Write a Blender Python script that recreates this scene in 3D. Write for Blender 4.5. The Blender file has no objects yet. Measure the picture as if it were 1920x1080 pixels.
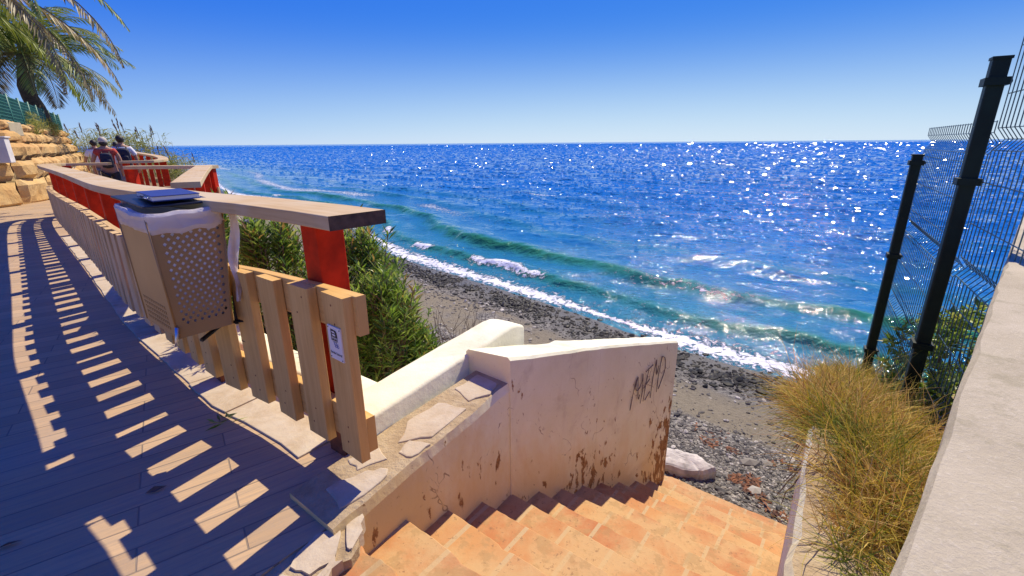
import bpy, bmesh, math, random
import numpy as np
from mathutils import Vector, Matrix
random.seed(7); rng = np.random.default_rng(7)
sc = bpy.context.scene
COL = sc.collection

# ------------------------------------------------------------------ camera, sky, sun, exposure
H = 1.5
PITCH = math.atan((540 - 268) / 870.0)
ROLL = math.atan(0.0079)
cp, sp = math.cos(PITCH), math.sin(PITCH)
F_ = Vector((0, cp, -sp)); U0 = Vector((0, sp, cp)); R0 = Vector((1, 0, 0))
R_ = math.cos(ROLL) * R0 - math.sin(ROLL) * U0
U_ = math.sin(ROLL) * R0 + math.cos(ROLL) * U0
cam_d = bpy.data.cameras.new('camera'); cam = bpy.data.objects.new('camera', cam_d); COL.objects.link(cam)
m = Matrix((R_, U_, -F_)).transposed().to_4x4(); m.translation = Vector((0, 0, H)); cam.matrix_world = m
cam_d.sensor_width = 36; cam_d.lens = 36 * 870 / 1920; cam_d.clip_start = 0.05; cam_d.clip_end = 60000
sc.camera = cam

SUN_EL = math.radians(50.0); SUN_AZ = math.radians(27.7)      # azimuth from +Y towards +X
w = bpy.data.worlds.new("World"); sc.world = w; w.use_nodes = True
nt = w.node_tree; nt.nodes.clear()
sky = nt.nodes.new('ShaderNodeTexSky'); sky.sky_type = 'NISHITA'; sky.sun_disc = False
sky.sun_elevation = SUN_EL; sky.sun_rotation = SUN_AZ
sky.air_density = 0.5; sky.dust_density = 0.0; sky.ozone_density = 7.0; sky.altitude = 0
bg = nt.nodes.new('ShaderNodeBackground'); bg.inputs['Strength'].default_value = 0.10
ssep = nt.nodes.new('ShaderNodeSeparateColor'); hs = nt.nodes.new('ShaderNodeCombineColor'); nt.links.new(sky.outputs[0], ssep.inputs[0])
for ci, (ex, k) in enumerate(((1.45, 0.90), (0.80, 0.60), (0.08, 0.73))):          # deeper, more saturated blue towards the zenith
    ms_ = nt.nodes.new('ShaderNodeMath'); ms_.operation = 'MULTIPLY'; ms_.inputs[1].default_value = 0.1; nt.links.new(ssep.outputs[ci], ms_.inputs[0])
    pw_ = nt.nodes.new('ShaderNodeMath'); pw_.operation = 'POWER'; pw_.inputs[1].default_value = ex; nt.links.new(ms_.outputs[0], pw_.inputs[0])
    mk_ = nt.nodes.new('ShaderNodeMath'); mk_.operation = 'MULTIPLY'; mk_.inputs[1].default_value = k * 10; nt.links.new(pw_.outputs[0], mk_.inputs[0]); nt.links.new(mk_.outputs[0], hs.inputs[ci])
wo = nt.nodes.new('ShaderNodeOutputWorld')
geo = nt.nodes.new('ShaderNodeTexCoord'); sx_ = nt.nodes.new('ShaderNodeSeparateXYZ'); nt.links.new(geo.outputs['Generated'], sx_.inputs[0])
mr_ = nt.nodes.new('ShaderNodeMapRange'); mr_.interpolation_type = 'SMOOTHERSTEP'; nt.links.new(sx_.outputs[2], mr_.inputs[0]); mr_.inputs[1].default_value = -0.12; mr_.inputs[2].default_value = 0.26; mr_.inputs[3].default_value = 1.0; mr_.inputs[4].default_value = 0.0
dt_ = nt.nodes.new('ShaderNodeVectorMath'); dt_.operation = 'DOT_PRODUCT'; nt.links.new(geo.outputs['Generated'], dt_.inputs[0]); dt_.inputs[1].default_value = (math.sin(SUN_AZ), math.cos(SUN_AZ), 0)
md_ = nt.nodes.new('ShaderNodeMapRange'); nt.links.new(dt_.outputs['Value'], md_.inputs[0]); md_.inputs[1].default_value = 0.2; md_.inputs[2].default_value = 1.0; md_.inputs[3].default_value = 0.45; md_.inputs[4].default_value = 1.0
mm_ = nt.nodes.new('ShaderNodeMath'); mm_.operation = 'MULTIPLY'; nt.links.new(mr_.outputs[0], mm_.inputs[0]); nt.links.new(md_.outputs[0], mm_.inputs[1])
hz_ = nt.nodes.new('ShaderNodeMix'); hz_.data_type = 'RGBA'; nt.links.new(mm_.outputs[0], hz_.inputs[0]); nt.links.new(hs.outputs[0], hz_.inputs[6]); hz_.inputs[7].default_value = (5.6, 6.9, 7.8, 1)     # sea haze paling the sky above the horizon, most under the sun
nt.links.new(hz_.outputs[2], bg.inputs[0]); nt.links.new(bg.outputs[0], wo.inputs[0])
sl = bpy.data.lights.new('sun', 'SUN'); sl.energy = 4.9; sl.angle = math.radians(0.5); sl.color = (1.0, 0.885, 0.69)
sun = bpy.data.objects.new('sun', sl); COL.objects.link(sun)
sdir = Vector((math.sin(SUN_AZ) * math.cos(SUN_EL), math.cos(SUN_AZ) * math.cos(SUN_EL), math.sin(SUN_EL)))
sun.rotation_euler = sdir.to_track_quat('Z', 'Y').to_euler(); sun.location = (0, 0, 30)
sc.view_settings.view_transform = 'Standard'; sc.view_settings.look = 'None'
sc.view_settings.exposure = 0.27; sc.view_settings.gamma = 1.0; sc.view_settings.use_curve_mapping = False
sc.cycles.max_bounces = 6; sc.cycles.transparent_max_bounces = 6

# ------------------------------------------------------------------ materials
def lk(nt, a, b): nt.links.new(a, b)
def newmat(name):
    m = bpy.data.materials.new(name); m.use_nodes = True
    return m, m.node_tree, m.node_tree.nodes['Principled BSDF']
def coords(nt, kind, scale):
    tc = nt.nodes.new('ShaderNodeTexCoord'); mp = nt.nodes.new('ShaderNodeMapping')
    if isinstance(scale, (int, float)): scale = (scale,) * 3
    mp.inputs['Scale'].default_value = scale; lk(nt, tc.outputs[kind], mp.inputs[0]); return mp.outputs[0]
def ramp(nt, fac, stops):
    r = nt.nodes.new('ShaderNodeValToRGB'); e = r.color_ramp.elements
    while len(e) < len(stops): e.new(0.5)
    for el, (p, c) in zip(e, stops): el.position = p; el.color = (*c, 1)
    lk(nt, fac, r.inputs[0]); return r.outputs[0]
def noise(nt, vec, scale, detail=4, rough=0.6, dist=0.0):
    n = nt.nodes.new('ShaderNodeTexNoise'); n.inputs['Scale'].default_value = scale; n.inputs['Detail'].default_value = detail
    n.inputs['Roughness'].default_value = rough; n.inputs['Distortion'].default_value = dist
    if vec is not None: lk(nt, vec, n.inputs['Vector'])
    return n.outputs['Fac']
def mix(nt, fac, a, b, blend='MIX'):
    n = nt.nodes.new('ShaderNodeMix'); n.data_type = 'RGBA'; n.blend_type = blend
    for sock, v in ((n.inputs[0], fac), (n.inputs[6], a), (n.inputs[7], b)):
        if isinstance(v, (int, float)): sock.default_value = v
        elif isinstance(v, tuple): sock.default_value = (*v, 1)
        else: lk(nt, v, sock)
    return n.outputs[2]
def mth(nt, op, a, b=0.0, c=None):
    n = nt.nodes.new('ShaderNodeMath'); n.operation = op
    for i, v in enumerate((a, b, c)):
        if v is None: continue
        if isinstance(v, (int, float)): n.inputs[i].default_value = v
        else: lk(nt, v, n.inputs[i])
    return n.outputs[0]
def sstep(nt, v, lo, hi):
    n = nt.nodes.new('ShaderNodeMapRange'); n.interpolation_type = 'SMOOTHSTEP'
    lk(nt, v, n.inputs[0]); n.inputs[1].default_value = lo; n.inputs[2].default_value = hi; return n.outputs[0]
def bump(nt, bs, h, strength=0.3, dist=0.01):
    b = nt.nodes.new('ShaderNodeBump'); b.inputs['Strength'].default_value = strength; b.inputs['Distance'].default_value = dist
    lk(nt, h, b.inputs['Height']); lk(nt, b.outputs[0], bs.inputs['Normal']); return b
def attr(nt, name):
    a = nt.nodes.new('ShaderNodeAttribute'); a.attribute_name = name; return a.outputs['Fac']
def sep(nt, vec):
    s = nt.nodes.new('ShaderNodeSeparateXYZ'); lk(nt, vec, s.inputs[0]); return s.outputs

def plain(name, c, rough=0.6, var=0.15, scale=8, bmp=0.15, bs_=40, metal=0.0, spec=0.5, kind='Object'):
    m, nt, b = newmat(name); v = coords(nt, kind, 1)
    n = noise(nt, v, scale); lo = tuple(x * (1 - var) for x in c); hi = tuple(min(1, x * (1 + var)) for x in c)
    lk(nt, ramp(nt, n, [(0.3, lo), (0.7, hi)]), b.inputs['Base Color'])
    b.inputs['Roughness'].default_value = rough; b.inputs['Metallic'].default_value = metal; b.inputs['Specular IOR Level'].default_value = spec
    if bmp: bump(nt, b, noise(nt, v, bs_), bmp, 0.004)
    return m
def wood(name, c0, c1, c2, rough=0.6, grey=None):
    m, nt, b = newmat(name)
    v = coords(nt, 'UV', (1.2, 22, 1)); n1 = noise(nt, v, 1.6, 5, 0.65, 0.6)
    v2 = coords(nt, 'UV', (3, 120, 1)); n2 = noise(nt, v2, 1.0, 3)
    col = ramp(nt, n1, [(0.25, c0), (0.5, c1), (0.75, c2)])
    col = mix(nt, mth(nt, 'MULTIPLY', n2, 0.35), col, tuple(x * 0.6 for x in c0))
    vk = coords(nt, 'UV', (2.6, 9, 1)); vo = nt.nodes.new('ShaderNodeTexVoronoi'); vo.inputs['Scale'].default_value = 1.0; lk(nt, vk, vo.inputs['Vector'])
    wn = nt.nodes.new('ShaderNodeSeparateColor'); lk(nt, vo.outputs['Color'], wn.inputs[0])
    on = mth(nt, 'GREATER_THAN', wn.outputs[0], 0.6)
    kn = mth(nt, 'MULTIPLY', mth(nt, 'SUBTRACT', 1.0, sstep(nt, vo.outputs['Distance'], 0.05, 0.16)), on)
    col = mix(nt, mth(nt, 'MULTIPLY', kn, 0.75), col, tuple(x * 0.4 for x in c0))
    vb = coords(nt, 'Object', 1); nb = noise(nt, vb, 2.2, 3)
    if grey is not None: col = mix(nt, sstep(nt, nb, 0.35, 0.7), col, grey)
    else: col = mix(nt, mth(nt, 'MULTIPLY', sstep(nt, nb, 0.4, 0.75), 0.35), col, tuple(x * 1.15 for x in c2))
    lk(nt, col, b.inputs['Base Color']); b.inputs['Roughness'].default_value = rough; b.inputs['Specular IOR Level'].default_value = 0.3
    bump(nt, b, n2, 0.25, 0.002); return m

M = {}
M['wood_new'] = wood('wood_new', (0.56, 0.31, 0.085), (0.72, 0.44, 0.14), (0.79, 0.53, 0.19))
M['wood_old'] = wood('wood_old', (0.52, 0.34, 0.15), (0.64, 0.45, 0.22), (0.72, 0.53, 0.30), 0.75)
M['wood_rail'] = wood('wood_rail', (0.44, 0.28, 0.12), (0.60, 0.42, 0.20), (0.66, 0.50, 0.28), 0.75, grey=(0.58, 0.46, 0.28))
M['end_grain'] = plain('end_grain', (0.09, 0.055, 0.035), 0.9, 0.4, 30, 0.3, 60)
M['red'] = plain('red_paint', (0.56, 0.03, 0.006), 0.65, 0.28, 9, 0.2, 30, spec=0.15)
M['rust'] = plain('rust', (0.20, 0.06, 0.02), 0.9, 0.5, 20, 0.4, 60)
M['bin'] = plain('bin_metal', (0.35, 0.20, 0.065), 0.42, 0.12, 3, 0.05, 60)
M['lid'] = plain('lid_plastic', (0.012, 0.014, 0.03), 0.4, 0.2, 5, 0.05, 60)
M['book'] = plain('book_cover', (0.015, 0.03, 0.17), 0.5, 0.15, 8, 0.2, 150)
M['paper'] = plain('paper', (0.7, 0.68, 0.62), 0.8, 0.05)
M['metal'] = plain('steel', (0.6, 0.6, 0.6), 0.3, 0.1, 20, 0.05, 60, metal=0.9)
M['black'] = plain('black_strap', (0.012, 0.011, 0.01), 0.6, 0.2, 20, 0.1, 60)
M['green_steel'] = plain('green_steel', (0.006, 0.018, 0.012), 0.5, 0.3, 10, 0.05, 60, spec=0.25)
M['wire'] = plain('green_wire', (0.07, 0.13, 0.12), 0.35, 0.2, 20, 0)
M['fence_green'] = plain('green_fence', (0.03, 0.16, 0.11), 0.5, 0.2, 20, 0)
M['sign'] = plain('sign_plate', (0.74, 0.73, 0.70), 0.35, 0.04, 10, 0)
M['ink'] = plain('sign_ink', (0.02, 0.015, 0.02), 0.5, 0.1)
M['ink_blue'] = plain('sign_blue', (0.10, 0.11, 0.32), 0.5, 0.1)
M['ink_grey'] = plain('sign_grey', (0.16, 0.16, 0.16), 0.5, 0.1)
M['graffiti'] = plain('graffiti', (0.16, 0.13, 0.115), 0.7, 0.3, 40, 0)
M['rock'] = plain('rock', (0.46, 0.33, 0.17), 0.9, 0.45, 3, 0.6, 14)
M['pillar'] = plain('pillar_render', (0.62, 0.60, 0.58), 0.8, 0.1, 4, 0.2, 40)
M['skin'] = plain('skin', (0.42, 0.22, 0.13), 0.55, 0.08)
M['hair'] = plain('hair', (0.02, 0.014, 0.01), 0.6, 0.3)
M['shirt_red'] = plain('shirt_red', (0.52, 0.06, 0.03), 0.8, 0.12, 12, 0.3, 20)
M['shirt_white'] = plain('shirt_white', (0.72, 0.71, 0.70), 0.8, 0.08, 12, 0.3, 20)
M['shirt_grey'] = plain('shirt_grey', (0.5, 0.49, 0.5), 0.8, 0.08, 12, 0.3, 20)
M['shorts_dark'] = plain('shorts_dark', (0.02, 0.02, 0.025), 0.8, 0.2, 12, 0.3, 20)
M['shorts_grey'] = plain('shorts_grey', (0.20, 0.20, 0.22), 0.8, 0.2, 12, 0.3, 20)
M['pack'] = plain('backpack_fabric', (0.012, 0.013, 0.03), 0.7, 0.3, 12, 0.3, 30)
M['cap'] = plain('cap_fabric', (0.55, 0.48, 0.38), 0.8, 0.1)
M['bark'] = plain('bark', (0.10, 0.075, 0.05), 0.95, 0.4, 12, 0.6, 25)
M['twig'] = plain('twig', (0.17, 0.11, 0.07), 0.9, 0.3)
M['flower'] = plain('flower_white', (0.8, 0.78, 0.70), 0.6, 0.05)
M['flower_red'] = plain('flower_red', (0.6, 0.05, 0.06), 0.6, 0.2)

def leafmat(name, lo, mid, hi, trans=0.25, rough=0.5, stops=None):
    m, nt, b = newmat(name); r = attr(nt, 'rnd')
    col = ramp(nt, r, stops or [(0.0, lo), (0.55, mid), (1.0, hi)])
    lk(nt, col, b.inputs['Base Color']); b.inputs['Roughness'].default_value = rough
    out = nt.nodes['Material Output']; tr = nt.nodes.new('ShaderNodeBsdfTranslucent'); lk(nt, col, tr.inputs[0])
    ms = nt.nodes.new('ShaderNodeMixShader'); ms.inputs[0].default_value = trans
    lk(nt, b.outputs[0], ms.inputs[1]); lk(nt, tr.outputs[0], ms.inputs[2]); lk(nt, ms.outputs[0], out.inputs[0]); return m
M['leaf'] = leafmat('oleander_leaf', (0.06, 0.13, 0.012), (0.17, 0.28, 0.03), (0.36, 0.45, 0.08), 0.4, 0.35, [(0.0, (0.07, 0.14, 0.015)), (0.45, (0.21, 0.34, 0.04)), (0.9, (0.45, 0.54, 0.11)), (0.97, (0.42, 0.40, 0.10)), (1.0, (0.36, 0.22, 0.06))])
M['leaf_dark'] = leafmat('dark_leaf', (0.02, 0.05, 0.012), (0.05, 0.10, 0.025), (0.12, 0.18, 0.05))
M['palm'] = leafmat('palm_leaf', (0.08, 0.14, 0.015), (0.21, 0.27, 0.035), (0.42, 0.40, 0.12))
M['palm_dry'] = leafmat('palm_leaf_dry', (0.10, 0.085, 0.035), (0.22, 0.18, 0.07), (0.42, 0.33, 0.14))
M['grass'] = leafmat('dry_grass_blade', (0.17, 0.16, 0.02), (0.44, 0.29, 0.045), (0.50, 0.27, 0.07), 0.3, 0.7, [(0.0, (0.14, 0.19, 0.02)), (0.18, (0.38, 0.36, 0.03)), (0.45, (0.66, 0.46, 0.06)), (0.75, (0.70, 0.46, 0.15)), (1.0, (0.34, 0.16, 0.04))])
M['reed'] = leafmat('reed_leaf', (0.16, 0.20, 0.03), (0.36, 0.38, 0.08), (0.52, 0.46, 0.16), 0.3, 0.7)
M['plume'] = leafmat('reed_plume', (0.16, 0.10, 0.07), (0.25, 0.17, 0.13), (0.36, 0.28, 0.22), 0.3, 0.9)

# bag: thin translucent white plastic
m, nt, b = newmat('bag_plastic'); b.inputs['Base Color'].default_value = (0.86, 0.80, 0.76, 1); b.inputs['Roughness'].default_value = 0.3
tr = nt.nodes.new('ShaderNodeBsdfTranslucent'); tr.inputs[0].default_value = (0.85, 0.80, 0.78, 1)
ms = nt.nodes.new('ShaderNodeMixShader'); ms.inputs[0].default_value = 0.45
lk(nt, b.outputs[0], ms.inputs[1]); lk(nt, tr.outputs[0], ms.inputs[2]); lk(nt, ms.outputs[0], nt.nodes['Material Output'].inputs[0])
bump(nt, b, noise(nt, coords(nt, 'Object', 1), 14, 3, 0.5, 1.5), 0.5, 0.02); M['bag'] = m

M['lining'] = plain('lit_bag_lining', (0.88, 0.85, 0.82), 0.4, 0.03, 6, 0.05, 30)  # bag inside the bin, opaque white in place of light through the holes
# plaster (white limewash) and its stained version
def plaster(name, stains):
    m, nt, b = newmat(name); v = coords(nt, 'Object', 1)
    n = noise(nt, v, 3, 6); col = ramp(nt, n, [(0.3, (0.81, 0.77, 0.51)), (0.7, (0.91, 0.88, 0.64))])
    spots = sstep(nt, noise(nt, v, 26, 4, 0.7), 0.66, 0.72); col = mix(nt, mth(nt, 'MULTIPLY', spots, 0.5), col, (0.45, 0.36, 0.24))
    dp = noise(nt, v, 1.7, 6, 0.68, .6); col = mix(nt, mth(nt, 'MULTIPLY', sstep(nt, dp, 0.5, 0.66), 0.4), col, (0.52, 0.45, 0.30)); d2 = noise(nt, v, 60, 4, 0.7); col = mix(nt, mth(nt, 'MULTIPLY', sstep(nt, d2, 0.6, 0.7), 0.25), col, (0.45, 0.38, 0.27))
    bh = noise(nt, v, 18, 6, 0.7)
    if stains:
        uv = coords(nt, 'UV', 1); s = sep(nt, uv)      # u along the wall, v height above the steps
        nA = noise(nt, coords(nt, 'UV', (2.2, 1.1, 1)), 1.3, 6, 0.65, 0.4)
        h = mth(nt, 'ADD', s[1], mth(nt, 'MULTIPLY', mth(nt, 'SUBTRACT', nA, 0.5), 1.3))
        st = mth(nt, 'SUBTRACT', 1.0, sstep(nt, h, 0.0, 0.62)); col = mix(nt, mth(nt, 'MULTIPLY', st, 0.62), col, (0.70, 0.47, 0.16))
        # upstream part of the wall is browner over its whole height
        near = mth(nt, 'SUBTRACT', 1.0, sstep(nt, mth(nt, 'ADD', s[0], mth(nt, 'MULTIPLY', nA, 1.6)), 0.8, 2.0))
        col = mix(nt, mth(nt, 'MULTIPLY', near, 0.6), col, (0.70, 0.51, 0.20))
        rn = noise(nt, coords(nt, 'UV', (7, 1.0, 1)), 2.0, 4); runs = mth(nt, 'MULTIPLY', sstep(nt, rn, 0.55, 0.78), 0.14); col = mix(nt, runs, col, (0.50, 0.27, 0.10))
        pn = noise(nt, coords(nt, 'UV', (7.5, 3.4, 1)), 1.6, 7, 0.62, 0.35)
        hl = mth(nt, 'SUBTRACT', 1.0, sstep(nt, s[1], 0.05, 0.55)); hr = mth(nt, 'MULTIPLY', sstep(nt, s[0], 2.9, 3.6), mth(nt, 'SUBTRACT', 1.0, sstep(nt, s[1], 0.7, 1.25)))
        hm = mth(nt, 'MULTIPLY', mth(nt, 'SUBTRACT', 1.0, sstep(nt, mth(nt, 'ABSOLUTE', mth(nt, 'SUBTRACT', s[0], 2.2)), 0.1, 0.5)), mth(nt, 'SUBTRACT', 1.0, sstep(nt, s[1], 0.2, 0.8)))
        thr = mth(nt, 'ADD', mth(nt, 'ADD', mth(nt, 'MULTIPLY', hl, 0.05), mth(nt, 'MULTIPLY', hr, 0.20)), mth(nt, 'MULTIPLY', hm, 0.10))
        pm = sstep(nt, mth(nt, 'ADD', pn, thr), 0.648, 0.69); pn2 = noise(nt, coords(nt, 'UV', (30, 24, 1)), 1, 4)
        col = mix(nt, pm, col, ramp(nt, pn2, [(0.3, (0.20, 0.095, 0.035)), (0.7, (0.44, 0.25, 0.095))]))
        cr = sstep(nt, noise(nt, coords(nt, 'UV', (14, 10, 1)), 2.2, 7, 0.75), 0.63, 0.68); col = mix(nt, mth(nt, 'MULTIPLY', mth(nt, 'MULTIPLY', cr, near), 0.8), col, (0.26, 0.13, 0.045))
        jt = mth(nt, 'MULTIPLY', mth(nt, 'LESS_THAN', mth(nt, 'ABSOLUTE', mth(nt, 'ADD', mth(nt, 'SUBTRACT', s[0], 2.25), mth(nt, 'MULTIPLY', mth(nt, 'SUBTRACT', nA, 0.5), 0.03))), 0.005), 0.6); col = mix(nt, jt, col, (0.30, 0.20, 0.11))
        ck = nt.nodes.new('ShaderNodeTexVoronoi'); ck.feature = 'DISTANCE_TO_EDGE'; ck.inputs['Scale'].default_value = 2.1; wv_ = nt.nodes.new('ShaderNodeVectorMath'); wv_.operation = 'ADD'; lk(nt, uv, wv_.inputs[0]); nz_ = nt.nodes.new('ShaderNodeTexNoise'); nz_.inputs['Scale'].default_value = 6; lk(nt, uv, nz_.inputs['Vector']); sc_ = nt.nodes.new('ShaderNodeVectorMath'); sc_.operation = 'SCALE'; sc_.inputs[3].default_value = .25; lk(nt, nz_.outputs['Color'], sc_.inputs[0]); lk(nt, sc_.outputs[0], wv_.inputs[1]); lk(nt, wv_.outputs[0], ck.inputs['Vector'])
        cl_ = mth(nt, 'MULTIPLY', mth(nt, 'LESS_THAN', ck.outputs['Distance'], 0.006), sstep(nt, nA, 0.52, 0.58)); col = mix(nt, mth(nt, 'MULTIPLY', cl_, .7), col, (0.26, 0.16, 0.08)); bh = mth(nt, 'SUBTRACT', bh, mth(nt, 'MULTIPLY', cl_, .6))
        bh = mth(nt, 'SUBTRACT', bh, mth(nt, 'MULTIPLY', pm, 0.5))
    lk(nt, col, b.inputs['Base Color']); b.inputs['Roughness'].default_value = 0.9; b.inputs['Specular IOR Level'].default_value = 0.2
    bump(nt, b, bh, 0.35, 0.012); return m
M['plaster'] = plaster('white_plaster', False); M['plaster_stained'] = plaster('stained_plaster', True)

# rough concrete of the near parapet
m, nt, b = newmat('rough_concrete'); v = coords(nt, 'Object', 1)
n1 = noise(nt, v, 3.5, 7, 0.65); n2 = noise(nt, v, 130, 5, 0.75); n3 = noise(nt, v, 11, 6, 0.75)
col = ramp(nt, n1, [(0.25, (0.36, 0.30, 0.185)), (0.5, (0.47, 0.40, 0.26)), (0.75, (0.56, 0.48, 0.33))])
col = mix(nt, mth(nt, 'MULTIPLY', sstep(nt, n2, 0.5, 0.72), 0.5), col, (0.62, 0.55, 0.40)); col = mix(nt, mth(nt, 'MULTIPLY', sstep(nt, n3, 0.52, 0.66), 0.5), col, (0.28, 0.24, 0.13)); n5 = noise(nt, v, 1.6, 4, 0.6, 1.0); col = mix(nt, mth(nt, 'MULTIPLY', sstep(nt, n5, 0.5, 0.68), 0.45), col, (0.36, 0.33, 0.17))
lk(nt, col, b.inputs['Base Color']); b.inputs['Roughness'].default_value = 0.9
bump(nt, b, mth(nt, 'ADD', n2, mth(nt, 'MULTIPLY', n3, 1.0)), 0.5, 0.006); M['concrete'] = m

# flagstones / mortar
m, nt, b = newmat('mortar'); v = coords(nt, 'Object', 1); n1 = noise(nt, v, 7, 7, 0.7); n2 = noise(nt, v, 40, 4)
col = ramp(nt, n1, [(0.25, (0.28, 0.19, 0.09)), (0.5, (0.42, 0.31, 0.17)), (0.75, (0.52, 0.42, 0.26))])
lk(nt, col, b.inputs['Base Color']); b.inputs['Roughness'].default_value = 0.95; bump(nt, b, mth(nt, 'ADD', n1, mth(nt, 'MULTIPLY', n2, .4)), 0.7, 0.03); M['mortar'] = m
m, nt, b = newmat('flagstone'); v = coords(nt, 'Object', 1); n1 = noise(nt, v, 5, 7, 0.7, .3); n2 = noise(nt, v, 35, 4)
col = ramp(nt, n1, [(0.25, (0.40, 0.29, 0.16)), (0.5, (0.52, 0.42, 0.28)), (0.75, (0.60, 0.52, 0.38))])
lk(nt, col, b.inputs['Base Color']); b.inputs['Roughness'].default_value = 0.85; bump(nt, b, mth(nt, 'ADD', n1, mth(nt, 'MULTIPLY', n2, .3)), 0.4, 0.02); M['flag'] = m

M['slab'] = plain('lime_crust', (0.52, 0.47, 0.40), 0.95, 0.35, 9, 0.9, 30)
# boarded-pattern walkway
m, nt, b = newmat('walkway_boards'); tc = nt.nodes.new('ShaderNodeTexCoord'); mp = nt.nodes.new('ShaderNodeMapping')
mp.inputs['Rotation'].default_value = (0, 0, -math.radians(36)); lk(nt, tc.outputs['Object'], mp.inputs[0])
br = nt.nodes.new('ShaderNodeTexBrick'); lk(nt, mp.outputs[0], br.inputs['Vector']); br.inputs['Scale'].default_value = 1.0
br.inputs['Brick Width'].default_value = 0.95; br.inputs['Row Height'].default_value = 0.135; br.inputs['Mortar Size'].default_value = 0.004; br.inputs['Mortar Smooth'].default_value = 0.3
br.inputs['Color1'].default_value = (0.60, 0.40, 0.20, 1); br.inputs['Color2'].default_value = (0.47, 0.305, 0.15, 1); br.inputs['Mortar'].default_value = (0.25, 0.18, 0.11, 1); br.offset = 0.37
mp2 = nt.nodes.new('ShaderNodeMapping'); mp2.inputs['Scale'].default_value = (2.5, 40, 1); lk(nt, mp.outputs[0], mp2.inputs[0]); g = noise(nt, mp2.outputs[0], 1.2, 5, 0.65, 0.6)
nb = noise(nt, tc.outputs['Object'], 1.7, 6); col = mix(nt, mth(nt, 'MULTIPLY', sstep(nt, g, .3, .75), 0.6), br.outputs['Color'], (0.30, 0.235, 0.16)); col = mix(nt, mth(nt, 'MULTIPLY', sstep(nt, nb, 0.45, 0.7), 0.4), col, (0.36, 0.29, 0.21))
lk(nt, col, b.inputs['Base Color']); b.inputs['Roughness'].default_value = 0.8
bump(nt, b, mth(nt, 'SUBTRACT', g, mth(nt, 'MULTIPLY', br.outputs['Fac'], 2.0)), 0.6, 0.008); M['deck'] = m

# terracotta treads
m, nt, b = newmat('terracotta'); v = coords(nt, 'UV', 1); g = coords(nt, 'Object', 1); s = sep(nt, g)
br = nt.nodes.new('ShaderNodeTexBrick'); lk(nt, v, br.inputs['Vector']); br.inputs['Scale'].default_value = 1.0; br.offset = 0.45
br.inputs['Brick Width'].default_value = 0.28; br.inputs['Row Height'].default_value = 2.0; br.inputs['Mortar Size'].default_value = 0.013; br.inputs['Mortar Smooth'].default_value = 0.1
br.inputs['Color1'].default_value = (0.42, 0.13, 0.032, 1); br.inputs['Color2'].default_value = (0.52, 0.245, 0.07, 1); br.inputs['Mortar'].default_value = (0.47, 0.33, 0.165, 1)
n1 = noise(nt, g, 2.2, 6, 0.65, .3); n2 = noise(nt, g, 9, 6, 0.7); n3 = noise(nt, g, 34, 5, 0.7)
col = mix(nt, mth(nt, 'MULTIPLY', sstep(nt, n1, 0.34, 0.60), 0.8), br.outputs['Color'], (0.53, 0.345, 0.14))
ux = sep(nt, v)[0]
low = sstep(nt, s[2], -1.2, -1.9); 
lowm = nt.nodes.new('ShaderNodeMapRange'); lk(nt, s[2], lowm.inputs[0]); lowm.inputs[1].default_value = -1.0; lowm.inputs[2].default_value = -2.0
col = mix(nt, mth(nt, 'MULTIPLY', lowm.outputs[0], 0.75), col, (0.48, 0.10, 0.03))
dirt = sstep(nt, n2, 0.50, 0.60); col = mix(nt, mth(nt, 'MULTIPLY', dirt, 0.5), col, (0.34, 0.20, 0.065)); col = mix(nt, mth(nt, 'MULTIPLY', sstep(nt, n3, 0.60, 0.66), 0.7), col, (0.22, 0.11, 0.04))
back_band = mth(nt, 'MULTIPLY', mth(nt, 'SUBTRACT', 1.0, sstep(nt, mth(nt, 'ADD', sep(nt, v)[1], mth(nt, 'MULTIPLY', mth(nt, 'SUBTRACT', n2, .5), .05)), 0.192, 0.222)), 0.75); col = mix(nt, back_band, col, (0.20, 0.105, 0.04)); lk(nt, col, b.inputs['Base Color']); b.inputs['Roughness'].default_value = 0.75; bump(nt, b, mth(nt, 'ADD', n2, mth(nt, 'MULTIPLY', n3, .5)), 0.3, 0.01); M['terracotta'] = m  # ragged darker band along the back edge of each tread

# sandstone blocks
m, nt, b = newmat('sandstone'); g = coords(nt, 'Object', 1); n1 = noise(nt, g, 0.9, 6, 0.6); n2 = noise(nt, g, 5, 7, 0.7)
col = ramp(nt, n1, [(0.25, (0.44, 0.20, 0.065)), (0.5, (0.58, 0.36, 0.13)), (0.75, (0.66, 0.49, 0.23))]); col = mix(nt, mth(nt, 'MULTIPLY', sstep(nt, n2, .5, .7), .5), col, (0.36, 0.19, 0.08))
lk(nt, col, b.inputs['Base Color']); b.inputs['Roughness'].default_value = 0.95; bump(nt, b, n2, 0.8, 0.06); M['sandstone'] = m

# beach: sand, gravel, wet dark edge
m, nt, b = newmat('beach_sand'); g = coords(nt, 'Object', 1)
n1 = noise(nt, g, 0.8, 6, 0.65, .4); n2 = noise(nt, g, 14, 6, 0.75); vo = nt.nodes.new('ShaderNodeTexVoronoi'); vo.inputs['Scale'].default_value = 22; lk(nt, g, vo.inputs['Vector'])
vs = nt.nodes.new('ShaderNodeSeparateColor'); lk(nt, vo.outputs['Color'], vs.inputs[0])
sand = ramp(nt, n2, [(0.3, (0.145, 0.12, 0.075)), (0.7, (0.255, 0.215, 0.14))]); grav = ramp(nt, vs.outputs[0], [(0.0, (0.055, 0.05, 0.045)), (0.6, (0.18, 0.165, 0.135)), (1.0, (0.36, 0.33, 0.27))])
ga = attr(nt, 'gravel'); gm = sstep(nt, mth(nt, 'ADD', ga, mth(nt, 'MULTIPLY', mth(nt, 'SUBTRACT', n1, 0.5), 1.0)), 0.4, 0.6)
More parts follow.
